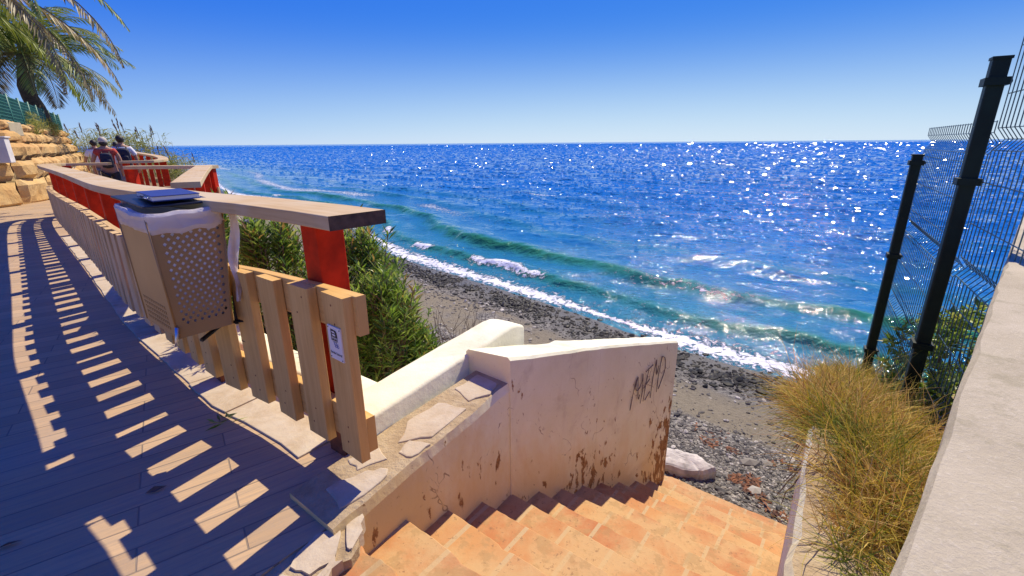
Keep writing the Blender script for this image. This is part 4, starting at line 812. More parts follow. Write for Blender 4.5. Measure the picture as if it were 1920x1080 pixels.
for r_ in range(3):
    pts = [SP(-.012 + r_ * .004 + .034 * t, .0005 - r_ * .007 + .0035 * math.sin(t * 13 + r_), .004) for t in np.linspace(0, 1, 26)]; mb.tube(pts, .0009, 4)
mb.build('waves', M['ink_blue'], sign)
fc = bpy.data.curves.new('lettering', 'FONT'); fc.body = 'Senda Litoral'; fc.size = .0165; fc.align_x = 'CENTER'; fc.extrude = .0004
fo = bpy.data.objects.new('lettering_source', fc); COL.objects.link(fo); bpy.context.view_layer.update()
me = bpy.data.meshes.new_from_object(fo.evaluated_get(bpy.context.evaluated_depsgraph_get())); COL.objects.unlink(fo); bpy.data.objects.remove(fo)
me.materials.clear(); me.materials.append(M['ink_grey']); lo = bpy.data.objects.new('lettering', me); COL.objects.link(lo); lo.parent = sign
lm = Matrix((tx, Vector((0, 0, 1)), nv)).transposed().to_4x4(); lm.translation = SP(0, -.050, .0042) - so; lo.matrix_local = lm
for sx in (-1, 1):
    for sy in (-1, 1): mb = MB(); mb.tube([SP(sx * .042, sy * .067, .002), SP(sx * .042, sy * .067, .0045)], .0028, 8); mb.build('screw', M['ink'], sign)

# ------------------------------------------------------------------ other timber railings
def railing(name, pts, label, zf, wood_m, post_every, picket=False, hw=.10, posts=True):
    path = Path(catmull([p for p in pts], 6)) if len(pts) > 2 else Path([Vector(p) for p in pts]); L = path.L[-1]
    def rp(l): c, t = path.at(l); return Vector((c.x, c.y, zf(l, L))), Vector((t.y, -t.x, 0)), Z3
    c0, _, _ = rp(L * .5); root = empty(name, (c0.x, c0.y, 0), label, 'railing')
    mb = MB(); sweep(rp, list(np.linspace(0, L, max(4, int(L / .3)))), hw, .028, mb); mb.build('handrail', M['wood_rail'], root, bevel=.005)
    n = max(2, int(L / post_every) + 1)
    for k in range(n):
        c, s_, _ = rp(.08 + (L - .16) * k / (n - 1)); t3 = Vector((-s_.y, s_.x, 0)); mb = MB(); mb.bar((c.x, c.y, zf(0, L) - 1.35), (c.x, c.y, c.z - .03), t3 * .055, s_ * .055); mb.build('post', M['red'], root, bevel=.006)
    if picket:
        mb = MB(); sweep(lambda l: (rp(l)[0] - Z3 * .42, rp(l)[1], Z3), list(np.linspace(0, L, max(4, int(L / .3)))), .022, .07, mb); mb.build('rail', M['wood_old'], root)
        for k in range(int(L / .27)):
            c, s_, _ = rp(.1 + .27 * k); t3 = Vector((-s_.y, s_.x, 0)); mb = MB(); q = c - s_ * .045 * (1 if picket == 1 else -1); mb.bar((q.x, q.y, c.z - 1.0), (q.x, q.y, c.z - .34), t3 * .068, s_ * .022); mb.build('picket', M['wood_old'], root)
    return root
railing('timber_railing', [(-6.9, 8.63), (-6.2, 8.62), (-5.30, 8.59)], 'timber railing across the far end of the viewing bay, open towards the sea', lambda l, L: 1.13, 'w', 1.4, 1)
railing('timber_railing', [(-5.42, 8.48), (-4.3, 6.55), (-3.10, 4.52)], 'timber railing running down the seaward side of the viewing bay behind the bin', lambda l, L: 1.14, 'w', 2.0, 0, .12)
railing('timber_railing', [(-9.30, 11.50), (-8.72, 11.75), (-9.3, 12.9), (-11.2, 15.2), (-14.4, 18.6), (-18, 22.6), (-22.5, 27.5)], 'curved timber railing with reddish posts beyond the walkers on the far walkway', lambda l, L: 1.13 + .25 * l / L, 'w', 1.6, 0, .11)

# ------------------------------------------------------------------ green welded mesh fence at the right
mf = empty('mesh_fence', (2.6, 2.95, -.3), 'dark green welded wire mesh fence stepping down the slope beside the grass', 'fence')
q1, q2 = Vector((2.262, 2.35)), Vector((3.042, 3.6)); fd = (q2 - q1).normalized(); q0 = q1 - fd * 1.5; fn_ = Vector((fd.y, -fd.x))
def fpost(q, z0, z1, rings):
    mb = MB(); mb.bar((q.x, q.y, z0), (q.x, q.y, z1), Vector((*fd, 0)) * .032, Vector((*fn_, 0)) * .032); po = mb.build('post', M['green_steel'], mf, bevel=.008)
    for zz in rings:
        mb = MB(); mb.bar((q.x, q.y, zz - .017), (q.x, q.y, zz + .017), Vector((*fd, 0)) * .045, Vector((*fn_, 0)) * .045); mb.tube([Vector((q.x, q.y, zz)) + Vector((*fn_, 0)) * .04, Vector((q.x, q.y, zz)) + Vector((*fn_, 0)) * .06], .010, 8); mb.build('clamp', M['green_steel'], po, bevel=.006)
    mb = MB(); mb.bar((q.x, q.y, z1), (q.x, q.y, z1 + .012), Vector((*fd, 0)) * .036, Vector((*fn_, 0)) * .036); mb.build('post_cap', M['green_steel'], po, bevel=.004)
fpost(q1, -.35, 1.85, (1.755, 1.30, .42)); fpost(q2, -.85, 1.385, (1.335, .62, -.2))
def panel(a_, b_, z0, z1, folds):
    mb = MB(); L = (b_ - a_).length; u = (b_ - a_).normalized()
    def off(z):
        for f in folds:
            if abs(z - f) < .05: return .035 * (1 - abs(z - f) / .05)
        return 0
    zs = sorted(set([z0, z1] + [f + e for f in folds for e in (-.05, 0, .05)])); zs = [z for z in zs if z0 <= z <= z1]; n = int(L / .055); w_ = .0019
    def pt(l, z): q = a_ + u * l; o_ = off(z) + .052; return Vector((q.x + fn_.x * o_, q.y + fn_.y * o_, z))
    for k in range(n + 1):
        l = L * k / n
        for i in range(len(zs) - 1): mb.bar(pt(l, zs[i]), pt(l, zs[i + 1]), Vector((*u, 0)) * w_, Vector((*fn_, 0)) * w_)
    hz = list(np.arange(z0 + .04, z1, .2)) + [f + e for f in folds for e in (-.05, .05)]
    for z in hz: 
        h0, h1 = pt(0, z), pt(L, z); mb.bar(h0, h1, Vector((*fn_, 0)) * w_, Vector((0, 0, w_)))
    return mb.build('mesh_panel', M['wire'], mf)
panel(q0 + fd * .36, q1 - fd * .02, .06, 1.99, (.25, .88, 1.50)); panel(q1 + fd * .02, q2 + fd * .14, -.46, 1.585, (-.3, .28, .86, 1.48))

# ------------------------------------------------------------------ vegetation
def leafq(mb, p, d, L, w_, n=None, droop=.0, fold=.25, tone=0):
    d = d.normalized(); s_ = d.cross(Vector((0, 0, 1))); s_ = s_.normalized() if s_.length > .05 else Vector((1, 0, 0)); up = s_.cross(d).normalized()
    th = random.uniform(-.8, .8); s_, up = s_ * math.cos(th) + up * math.sin(th), up * math.cos(th) - s_ * math.sin(th)
    m1 = p + d * L * .45; tip = p + d * L - Vector((0, 0, droop * L)); a_ = m1 + s_ * w_ + up * w_ * fold * 2; b_ = m1 - s_ * w_ + up * w_ * fold * 2; r_ = min(1, max(0, random.random() + tone))
    mb.add([p, a_, tip, b_, m1], [[0, 4, 1], [1, 4, 2], [0, 3, 4], [3, 2, 4]], None, 0, r_)
def oleander(loc, rx, ry, z0, z1, ntw, label, seed, flowers=0, dark=False):
    random.seed(seed); root = empty('oleander_shrub', (loc[0], loc[1], z0), label, 'shrub', 'oleander shrubs behind the picket fence'); lf = MB(); st = MB(); fl = []
    for k in range(ntw):
        th = random.uniform(0, 2 * math.pi); v = random.random(); h = z0 + (z1 - z0) * (1 - (1 - v) ** 1.6); env = math.sin(math.pi * min(1, .25 + .72 * (h - z0) / (z1 - z0))) ** .6
        rr_ = math.sqrt(random.uniform(.25, 1)) * env * (.78 + .35 * vnoise(th * 2.2, h * 3.0, seed)); tip = Vector((loc[0] + rx * rr_ * math.cos(th), loc[1] + ry * rr_ * math.sin(th), h + random.uniform(-.05, .05)))
        if random.random() < .14: tip += Vector((random.uniform(-.12, .12), random.uniform(-.1, .1), random.uniform(.04, .17)))
        tone = random.uniform(-.28, .28); sz = random.uniform(.75, 1.2)
        base = Vector((loc[0] + .15 * rx * math.cos(th), loc[1] + .15 * ry * math.sin(th), z0 + .35 * (h - z0))); d = (tip - base).normalized(); d = (d + Vector((0, 0, .6))).normalized()
        if k % 2 == 0: st.tube([Vector((loc[0], loc[1], z0 - .1)) + Vector((random.uniform(-.1, .1), random.uniform(-.1, .1), 0)), base, tip], [.010, .007, .003], 4)
        o1 = d.orthogonal().normalized(); o2 = d.cross(o1)
        for w_ in range(6):
            pz = tip - d * (.045 * w_)
            for q in range(3):
                ph = random.uniform(-.4, .4) + 2.09 * q + w_ * 1.05; out = o1 * math.cos(ph) + o2 * math.sin(ph); leafq(lf, pz, d * (1.0 if w_ < 2 else .55) + out * random.uniform(.6, 1.0), random.uniform(.07, .13) * sz, random.uniform(.0065, .011) * sz, droop=random.uniform(-.02, .14), tone=tone)
        if flowers and h > z0 + .55 * (z1 - z0) and len(fl) < flowers and random.random() < .08: fl.append(tip + d * .04)
    lf.build('foliage', M['leaf_dark' if dark else 'leaf'], root, rnd=True); st.build('stem', M['twig'], root)
    for c in fl:
        mb = MB()
        for q in range(9):
            v = Vector((random.uniform(-1, 1), random.uniform(-1, 1), random.uniform(0, 1))).normalized() * .022; o1 = v.orthogonal().normalized() * .016; o2 = v.cross(o1).normalized() * .016
            mb.add([c + v, c + v + o1 + o2 * .4, c + v * 1.7 + o1, c + v + o1 - o2 * .6], [[0, 1, 2, 3]])
            mb.add([c + v, c + v - o1 + o2, c + v * 1.6 - o1, c + v - o1 - o2 * .6], [[0, 1, 2, 3]])
        mb.build('flower', M['flower'], root)
oleander((-.98, 3.35), .42, .42, -.75, .50, 250, 'leafy oleander bush beside the white planter wall, right of the red post', 41)
oleander((-1.28, 3.75), .50, .45, -.6, .78, 270, 'taller oleander bush seen on both sides of the red post', 42, 2)
oleander((-2.0, 3.75), .60, .42, -.5, .88, 340, 'oleander bush with white flowers under the handrail between post and bin', 43, 7)
oleander((-2.85, 4.3), .62, .45, -.5, .90, 300, 'oleander bush with a few white flowers directly right of the bin', 44, 5)
oleander((-.80, 3.55), .30, .32, -1.0, .02, 170, 'low oleander bush leaning over the seaward end of the planter wall', 45)
random.seed(91)
tw = MB()
def branch(p, d, L, r_, dep):
    pts = [p]; q = p
    for k in range(4): d = (d + Vector((random.uniform(-.25, .25), random.uniform(-.25, .25), random.uniform(-.05, .2)))).normalized(); q = q + d * L / 4; pts.append(q)
    tw.tube(pts, [r_, r_ * .85, r_ * .7, r_ * .6, r_ * .45], 4, cap=False)
    if dep:
        for k in range(3): branch(pts[random.randint(1, 4)], (d + Vector((random.uniform(-.9, .9), random.uniform(-.9, .9), random.uniform(-.2, .5)))).normalized(), L * .65, r_ * .6, dep - 1)
for k in range(16): branch(Vector((-.58 + random.uniform(-.12, .12), 3.95 + random.uniform(-.15, .15), -.95)), Vector((random.uniform(-.1, .7), random.uniform(-.4, .4), 1)).normalized(), .55, .009, 2)
tag(tw.build('bare_shrub', M['twig'], loc=(-.6, 3.95, -.9)), 'bare brown twigs of a leafless shrub beyond the oleanders', 'shrub')
# leaf sprig on the kerb
mb = MB(); random.seed(5)
for k in range(11): leafq(mb, Vector((-1.62, 2.26, .015)) + Vector((random.uniform(-.04, .04), random.uniform(-.03, .03), random.uniform(0, .02))), Vector((random.uniform(-1, 1), random.uniform(-1, 1), random.uniform(-.1, .4))), random.uniform(.06, .11), .007)
tag(mb.build('leaf_sprig', M['leaf'], rnd=True, loc=(-1.62, 2.26, .01)), 'fallen green leaf sprig lying on the pale kerb below the pickets', 'leaves')

for x, y, lb in ((-1.66, 1.72, 'small dry brown leaf on the boards between the light stripes'), (-2.02, 1.42, 'curled dry leaf lying on the shaded boards near the left edge')):
    mb = MB(); random.seed(int(-x * 100)); leafq(mb, Vector((x, y, .006)), Vector((.8, .5, .12)), .085, .014, droop=.05); tag(mb.build('fallen_leaf', M['twig'], loc=(x, y, .005)), lb, 'leaf', 'fallen leaves on the walkway')
# dry grass on the right bank: countless blades
random.seed(17)
def grass(name, spots, label):
    mb = MB()
    for (cx, cy, cz_, rad, n, Lm, lean) in spots:
        tone = random.choice((-.40, -.2, -.02, .1, .25, .45)) + random.uniform(-.08, .08); flat = random.random() < .25
        for k in range(n):
            th = random.uniform(0, 6.28); r_ = rad * math.sqrt(random.random()); p = Vector((cx + r_ * math.cos(th), cy + r_ * math.sin(th), cz_ - .03 - .3 * (r_ * math.cos(th) * .5))); L = Lm * random.uniform(.3, 1.25)
            stiff = random.random() < .35; ph = random.uniform(0, 6.28); tl = random.uniform(.1, 1.3)
            d = Vector((math.cos(ph) * tl + lean[0] * random.uniform(-.3, 1.3), math.sin(ph) * tl, random.uniform(.25, 1.2))).normalized(); w_ = random.uniform(.0013, .0036); s_ = d.cross(Vector((random.uniform(-1, 1), random.uniform(-1, 1), .3))).normalized() * w_
            V = []; q = p; dz = random.uniform(.0, .25) if stiff else random.uniform(.25, 1.0); kx, ky = random.uniform(-.3, .3), random.uniform(-.3, .3)
            for i in range(5):
                f = 1 - i / 4.6; V += [q - s_ * f, q + s_ * f]; d = (d + Vector((kx + random.uniform(-.15, .15), ky + random.uniform(-.15, .15), -dz * .55))).normalized(); q = q + d * L / 4
            c_ = random.random(); c_ = min(1, max(0, .45 + (c_ - .5) * .7 + tone))
            mb.add(V, [[2 * i, 2 * i + 1, 2 * i + 3, 2 * i + 2] for i in range(4)], None, 0, c_)
    return tag(mb.build(name, M['grass'], rnd=True), label, kind='stuff')
def gz(a): return -.45 + .30 * (3.9 - a)
SPT = []
for a_, o_, rad, n, Lm in ((1.55, 1.62, .20, 800, .34), (1.75, 1.50, .20, 1100, .34), (2.0, 1.42, .20, 1100, .32), (2.2, 1.6, .25, 900, .34), (1.35, 1.62, .18, 600, .30), (2.5, 1.50, .22, 700, .24), (2.9, 1.50, .22, 500, .20), (3.25, 1.45, .22, 800, .24), (3.55, 1.45, .24, 1000, .26), (3.75, 1.65, .22, 600, .22), (2.4, 1.75, .2, 500, .26), (1.15, 1.66, .15, 500, .26), (.95, 1.70, .15, 450, .24), (.75, 1.74, .15, 400, .22), (1.35, 1.55, .12, 400, .26), (1.7, 1.42, .14, 600, .30), (1.5, 1.45, .15, 700, .30), (1.3, 1.48, .13, 500, .28), (1.1, 1.54, .12, 450, .26), (.9, 1.58, .12, 400, .24), (.7, 1.56, .12, 400, .20), (.85, 1.52, .10, 350, .18), (1.0, 1.62, .14, 500, .28), (1.2, 1.60, .14, 500, .28), (.5, 1.70, .14, 400, .24), (1.9, 1.36, .12, 500, .34), (2.15, 1.34, .14, 500, .34), (2.35, 1.38, .16, 600, .28), (2.0, 1.75, .2, 500, .3), (3.1, 1.7, .2, 400, .2)):
    q = P(a_, o_); SPT.append((q[0], q[1], min(gz(a_), .30), rad, n, Lm * .78, (-.3, .0)))
    for k in range(int(n / 70)):                         # tight tufts give the mat its clumps
        th = random.uniform(0, 6.28); r_ = rad * 1.1 * math.sqrt(random.random()); SPT.append((q[0] + r_ * math.cos(th), q[1] + r_ * math.sin(th), min(gz(a_), .30), .035, 45, Lm * random.uniform(.5, 1.25), (random.uniform(-.9, .5), 0)))
grass('dry_grass', SPT, 'tangled dry yellow green grass spilling over the right stair wall')
random.seed(23); tw = MB()
for k in range(26):
    q = P(random.uniform(1.2, 3.6), 1.40); z_ = gz(1.8) if q[1] < 3 else gz(3.0); p = Vector((q[0], q[1], min(.28, gz((Vector(q) - A0).dot(D0))))); pts = [p]; d = Vector((-.6, .3, .1)).normalized(); 
    for i in range(7): d = (d + Vector((random.uniform(-.5, .35), random.uniform(-.4, .4), -.55))).normalized(); pts.append(pts[-1] + d * random.uniform(.03, .06))
    tw.tube(pts, [.004, .004, .0035, .003, .003, .0025, .002, .0015], 4, cap=False)
tag(tw.build('hanging_roots', M['twig'], loc=P(1.8, 1.4, 0)), 'brown dry roots hanging over the edge of the right stair wall', kind='stuff')
# green shrubs and yellow rocks beyond the mesh fence
def shrub(loc, rx, ry, z0, z1, n, label, seed, mat='leaf_dark', L=(.04, .075), group=None):
    random.seed(seed); root = empty('green_shrub', (loc[0], loc[1], z0), label, 'shrub', group); lf = MB(); st = MB()
    for k in range(n):
        th = random.uniform(0, 6.28); ph = math.acos(random.uniform(-.6, 1)); r_ = random.uniform(.55, 1) ** .5 * (.7 + .5 * vnoise(th * 2, ph * 2.5, seed)); c = Vector((loc[0] + rx * r_ * math.sin(ph) * math.cos(th), loc[1] + ry * r_ * math.sin(ph) * math.sin(th), z0 + (z1 - z0) * (.4 + .6 * r_ * math.cos(ph))))
        for q in range(6): leafq(lf, c, Vector((random.uniform(-1, 1), random.uniform(-1, 1), random.uniform(-.3, 1))), random.uniform(*L), random.uniform(.009, .016))
        if k % 10 == 0: st.tube([Vector((loc[0], loc[1], z0 - .1)), c], [.008, .003], 4)
    lf.build('foliage', M[mat], root, rnd=True); st.build('stem', M['twig'], root); return root
shrub((3.05, 2.75), .42, .5, -.6, .45, 700, 'dense green shrub behind the mesh between the two fence posts', 61, 'leaf', (.05, .09))
shrub((2.55, 1.95), .40, .42, -.35, .46, 700, 'green shrub behind the mesh right of the nearer fence post', 62, 'leaf', (.055, .10))
shrub((3.75, 3.0), .5, .5, -1.3, .15, 300, 'dark green shrub lower on the slope outside the mesh fence', 63)
random.seed(71)
for i, (x, y, z, r_, lb) in enumerate(((2.75, 2.25, .28, .12, 'upper yellow sandstone rock glimpsed through the mesh fence'), (2.98, 2.32, .12, .14, 'larger yellow sandstone rock behind the mesh fence'), (2.68, 2.42, -.02, .11, 'low ochre rock half hidden by leaves behind the mesh fence'))):
    bm = bmesh.new(); bmesh.ops.create_icosphere(bm, subdivisions=3, radius=r_)
    for v in bm.verts:
        k = 1 + .35 * (vnoise(v.co.x * 14 + 9 * i, v.co.y * 14 + v.co.z * 11, i) - .5); v.co = v.co * k; v.co.z *= .7; v.co.z = max(v.co.z, -r_ * .4)
    me = bpy.data.meshes.new('rock'); bm.to_mesh(me); bm.free(); me.materials.append(M['rock']); ob = bpy.data.objects.new('rock', me); ob.location = (x, y, z); COL.objects.link(ob); tag(ob, lb, 'rock', 'rocks behind the mesh fence')

# ------------------------------------------------------------------ sandstone retaining wall, terrace, pillar, green fence
random.seed(31)
ww = empty('retaining_wall', (-14.5, 14.5, 0), 'tall retaining wall of rough golden sandstone blocks along the left of the walkway', 'wall')
def rockblock(mb, p0, p1, z0, z1, depth, seed):
    d = Vector((p1[0] - p0[0], p1[1] - p0[1], 0)); L = d.length; d.normalize(); n = Vector((d.y, -d.x, 0)); nu, nv_ = max(4, int(L / .14)), max(4, int((z1 - z0) / .14)); V = []
    for j in range(nv_ + 1):
        for i in range(nu + 1):
            u, v = i / nu, j / nv_; e = min(u, 1 - u) * L; e2 = min(v, 1 - v) * (z1 - z0); ed = min(1, min(e, e2) / .11); b_ = depth * (ed ** .5) + .26 * (fbm(u * L * 1.6 + seed * 3.1, v * (z1 - z0) * 1.6, seed, 4) - .45) * ed + random.uniform(-.012, .012)
            V.append(Vector((p0[0], p0[1], z0 + (z1 - z0) * v + random.uniform(-.01, .01))) + d * (L * u) + n * b_ + d * .05 * (vnoise(v * 3, seed, 7) - .5))
    mb.add(V, [[j * (nu + 1) + i, j * (nu + 1) + i + 1, (j + 1) * (nu + 1) + i + 1, (j + 1) * (nu + 1) + i] for j in range(nv_) for i in range(nu)])
def course(mb, path, z0, z1, off, seed, wmin, wmax):
    pp = Path([Vector(p) for p in path]); l = 0; k = 0
    while l < pp.L[-1] - .3:
        w_ = random.uniform(wmin, wmax); a_, t = pp.at(l); b_, t2 = pp.at(min(l + w_, pp.L[-1])); n = Vector((t.y, -t.x)); rockblock(mb, tuple(a_ + n * off), tuple(b_ + n * off), z0 + random.uniform(-.03, .03), z1 + random.uniform(-.05, .03), .13, seed + k); l += w_ + .03; k += 1
WP = [(-13.6, 8.0), (-13.3, 11.5), (-13.55, 13.6), (-17.6, 18.8), (-23.5, 26.5)]
mb = MB()
course(mb, WP, -.1, .62, .12, 100, .8, 1.5); course(mb, WP, .62, 1.18, .0, 200, .7, 1.3); course(mb, WP, 1.16, 1.62, -.22, 300, .7, 1.2); course(mb, WP, 1.6, 1.95, -.34, 400, .6, 1.0); course(mb, WP[2:], 1.95, 2.25, -.42, 500, .5, .9)
bw = MB()
for (x0, y0), (x1, y1) in zip(WP[:-1], WP[1:]):
    d = Vector((x1 - x0, y1 - y0)).normalized(); n = Vector((-d.y, d.x)); n_ = n; x0 += n.x * .62; y0 += n.y * .62; x1 += n.x * .62; y1 += n.y * .62; bw.prism([(x0, y0), (x1, y1), (x1 + n.x * 1.2, y1 + n.y * 1.2), (x0 + n.x * 1.2, y0 + n.y * 1.2)], -.2, 1.7)
mb.v += []; o_ = mb.build('block_face', M['sandstone'], ww); bw.build('core', M['mortar'], ww)
tag(poly_sheet('terrace', [(-14.0, 6), (-13.9, 11.5), (-14.2, 13.8), (-18.3, 19.0), (-24.2, 26.5), (-40, 40), (-60, 30), (-40, 0)], 1.93, M['mortar'], 1.9), kind='structure')
mb = MB(); mb.prism([(-13.32, 12.22), (-12.97, 12.5), (-13.2, 12.85), (-13.55, 12.57)], 1.10, 1.72); mb.prism([(-13.36, 12.19), (-12.93, 12.5), (-13.18, 12.89), (-13.6, 12.58)], 1.72, 1.76)
tag(mb.build('planter_pillar', M['pillar'], loc=(-13.4, 12.6, 1.1), bevel=.02), 'white rendered pillar block standing on the lower sandstone course', 'pillar')
mb = MB(); mb.prism([(-15.6, 13.3), (-14.12, 13.85), (-14.3, 14.4), (-15.7, 14.0)], 1.80, 2.17)
tag(mb.build('parapet_block', M['concrete'], loc=(-14.4, 13.4, 1.9), bevel=.02), 'grey rendered block under the green fence at the far left', 'block')
shrub((-13.45, 11.6), .45, .5, .95, 1.65, 240, 'flowering shrub with red blooms on the lower sandstone course', 64, 'leaf', (.08, .14))
fr = [o for o in COL.objects if o.name.startswith('green_shrub') and o.get('label', '').startswith('flowering')][0]
for k in range(16):
    mb = MB(); c = Vector((-13.45 + random.uniform(-.4, .4), 11.6 + random.uniform(-.5, .3), 1.35 + random.uniform(-.15, .35)))
    for q in range(5): leafq(mb, c, Vector((random.uniform(-1, 1), random.uniform(-1, 1), random.uniform(0, 1))), .07, .03)
    mb.build('flower', M['flower_red'], fr)
gf = empty('green_fence', (-17, 17, 1.95), 'green mesh fence on top of the sandstone wall below the palms', 'fence')
GP_ = Path([Vector(p) for p in ((-14.0, 9.0), (-14.2, 13.6), (-18.2, 18.9), (-23.2, 25.4))])
ls = np.linspace(0, GP_.L[-1], 12); mb = MB()
for l0, l1 in zip(ls[:-1], ls[1:]):
    a_, _ = GP_.at(l0); b_, _ = GP_.at(l1); 
    for z in np.arange(2.0, 3.02, .1): mb.bar((a_.x, a_.y, z), (b_.x, b_.y, z), (.006, .004, 0), (0, 0, .012))
    for k in range(int((l1 - l0) / .12)): q, _ = GP_.at(l0 + .12 * k); mb.bar((q.x, q.y, 1.95), (q.x, q.y, 3.0), (.010, .006, 0), (-.004, .006, 0))
mb.build('mesh_panel', M['fence_green'], gf)
for l in ls: q, _ = GP_.at(l); mb = MB(); mb.tube([(q.x, q.y, 1.8), (q.x, q.y, 3.08)], .035, 8); mb.build('post', M['fence_green'], gf, smooth=True)
for i, (x, y, rx, ry, z1, lb) in enumerate(((-15.6, 13.4, .9, .9, 2.9, 'yellow green hedge shrub behind the green fence at the far left'), (-17.8, 17.2, 1.3, 1.2, 2.75, 'yellow green hedge shrub behind the middle of the green fence'), (-20.8, 20.8, 1.4, 1.3, 2.7, 'yellow green hedge shrub behind the far end of the green fence'))):
    shrub((x, y), rx, ry, 1.8, z1, 420, lb, 70 + i, 'reed', (.12, .25), 'hedge shrubs behind the green fence')

# ------------------------------------------------------------------ palms
def frond(mb, base, az_, el, L, droop, nl=44, ll=.55, seed=0, twist=0):
    h = Vector((math.cos(az_), math.sin(az_), 0)); pts = []; q = Vector(base); e = el
    for k in range(15):
        pts.append(q.copy()); q = q + (h * math.cos(e) + Vector((0, 0, math.sin(e)))) * (L / 14); e -= droop / 14 * (1 + .8 * k / 14)
    mb.tube(pts, [.035 * (1 - .9 * k / 14) + .004 for k in range(15)], 4, cap=False); side = Vector((-h.y, h.x, 0)); r_f = random.random() * .5
    for k in range(nl):
        t = .10 + .90 * k / nl; i = min(13, int(t * 14)); p = pts[i].lerp(pts[i + 1], t * 14 - i); tg = (pts[i + 1] - pts[i]).normalized(); up = side.cross(tg).normalized(); l_ = ll * (math.sin(math.pi * min(1, .18 + .80 * t)) ** .7) * random.uniform(.85, 1.1)
        for sg in (-1, 1):
            d = (tg * .85 + side * sg * .75 + up * random.uniform(.15, .55)).normalized(); tip = p + d * l_ - Vector((0, 0, l_ * random.uniform(.0, .16))); m1 = p + d * l_ * .5; w_ = tg.cross(d).normalized().cross(d) * .022
            mb.add([p, m1 + w_, tip, m1 - w_], [[0, 1, 2, 3]], None, 0, min(1, r_f + random.random() * .5))
def palm(loc, zt, zb, trunk_r, nf, L, label, seed, dry=False, only=None, ll=.55):
    random.seed(seed); root = empty('palm_tree', (loc[0], loc[1], zb), label, 'palm tree'); mb = MB(); pts = [(loc[0] + .15 * math.sin(k), loc[1], zb + (zt - zb) * k / 8) for k in range(9)]
    mb.tube(pts, [trunk_r * (1.15 - .25 * k / 8 + (.08 if k % 2 else 0)) for k in range(9)], 12); mb.build('trunk', M['bark'], root, smooth=True)
    for k in range(nf):
        az_ = 2.4 * k + random.uniform(-.2, .2); el = 1.40 - 1.55 * (k / nf) + random.uniform(-.1, .1); mb = MB(); old = k > nf * .85
        frond(mb, (loc[0] + .15 * math.cos(az_), loc[1] + .15 * math.sin(az_), zt), az_, el, L * random.uniform(.85, 1.1), random.uniform(.9, 1.5), 46, ll); mb.build('frond', M['palm_dry' if (old or dry) else 'palm'], root, rnd=True)
    return root
palm((-20.6, 21.6), 5.2, 1.9, .27, 48, 3.7, 'bushy green palm on the terrace above the sandstone wall', 81, ll=.95)
random.seed(83); pl2 = empty('palm_tree', (-12.6, 10.6, 1.9), 'nearer palm whose long drooping fronds hang into the upper left sky', 'palm tree')
mb = MB(); mb.tube([(-12.6, 10.6, 1.8 + .55 * k) for k in range(7)], [.34, .32, .34, .3, .33, .31, .36], 12); mb.build('trunk', M['bark'], pl2, smooth=True)
for az_, el, L, dr, dry in ((.75, .05, 4.6, 1.1, 1), (.50, -.05, 4.4, 1.2, 1), (.30, .30, 5.0, 1.35, 1), (.12, .1, 4.6, 1.45, 1), (.95, -.25, 4.2, .95, 0), (-.1, .55, 4.5, 1.6, 0), (.62, .5, 4.6, 1.3, 0), (1.25, .2, 4.4, 1.3, 0), (1.7, .5, 4.4, 1.4, 0), (2.3, .3, 4.4, 1.4, 0), (3.0, .6, 4.4, 1.4, 0), (3.8, .3, 4.2, 1.4, 0), (4.6, .5, 4.2, 1.4, 0), (5.3, .4, 4.4, 1.4, 0)):
    mb = MB(); frond(mb, (-12.6, 10.6, 5.15), az_, el, L, dr, 80, .46); mb.build('frond', M['palm_dry' if dry else 'palm'], pl2, rnd=True)

# ------------------------------------------------------------------ reeds on the far bank
def reeds(loc, rx, ry, z0, n, hmin, hmax, label, seed, npl):
    random.seed(seed); root = empty('reed_clump', (loc[0], loc[1], z0), label, 'reeds', 'reed clumps on the far bank'); mb = MB(); pm = MB()
    for k in range(n):
        x, y = loc[0] + rx * random.gauss(0, .5), loc[1] + ry * random.gauss(0, .5); h = random.uniform(hmin, hmax); ln = Vector((random.uniform(-.35, .1), random.uniform(-.15, .15), 1)).normalized(); b_ = Vector((x, y, z0)); t_ = b_ + ln * h
        mb.tube([b_, t_], [.012, .006], 3, cap=False)
        for q in range(7):
            p = b_.lerp(t_, random.uniform(.25, 1)); th = random.uniform(0, 6.28); d = Vector((math.cos(th), math.sin(th), random.uniform(.3, 1.0))); leafq(mb, p, d, random.uniform(.35, .6), .022, droop=random.uniform(.1, .5))
        if k < npl:
            c = t_ + ln * .1
            for q in range(26): d = (ln + Vector((random.uniform(-.3, .2), random.uniform(-.25, .25), 0))).normalized(); leafq(pm, c + ln * random.uniform(-.1, .35), d, random.uniform(.12, .28), .02)
    mb.build('stems_and_leaves', M['reed'], root, rnd=True); pm.build('plumes', M['plume'], root, rnd=True)
reeds((-19.6, 25.5), 1.5, 1.5, -.1, 130, 1.6, 2.4, 'tall reed clump with feathery plumes behind the walkers', 91, 9)
reeds((-23.0, 27.0), 1.8, 1.5, .3, 130, 1.5, 2.2, 'reed clump with dark plumes next to the end of the sandstone wall', 92, 8)
reeds((-17.5, 25.0), 1.0, 1.2, -.7, 90, 1.2, 2.0, 'lower reed clump sloping down to the sea at its right', 93, 4)
reeds((-8.2, 11.6), .9, .6, -1.1, 40, .8, 1.3, 'yellow green weeds growing below the viewing bay railing', 94, 0)

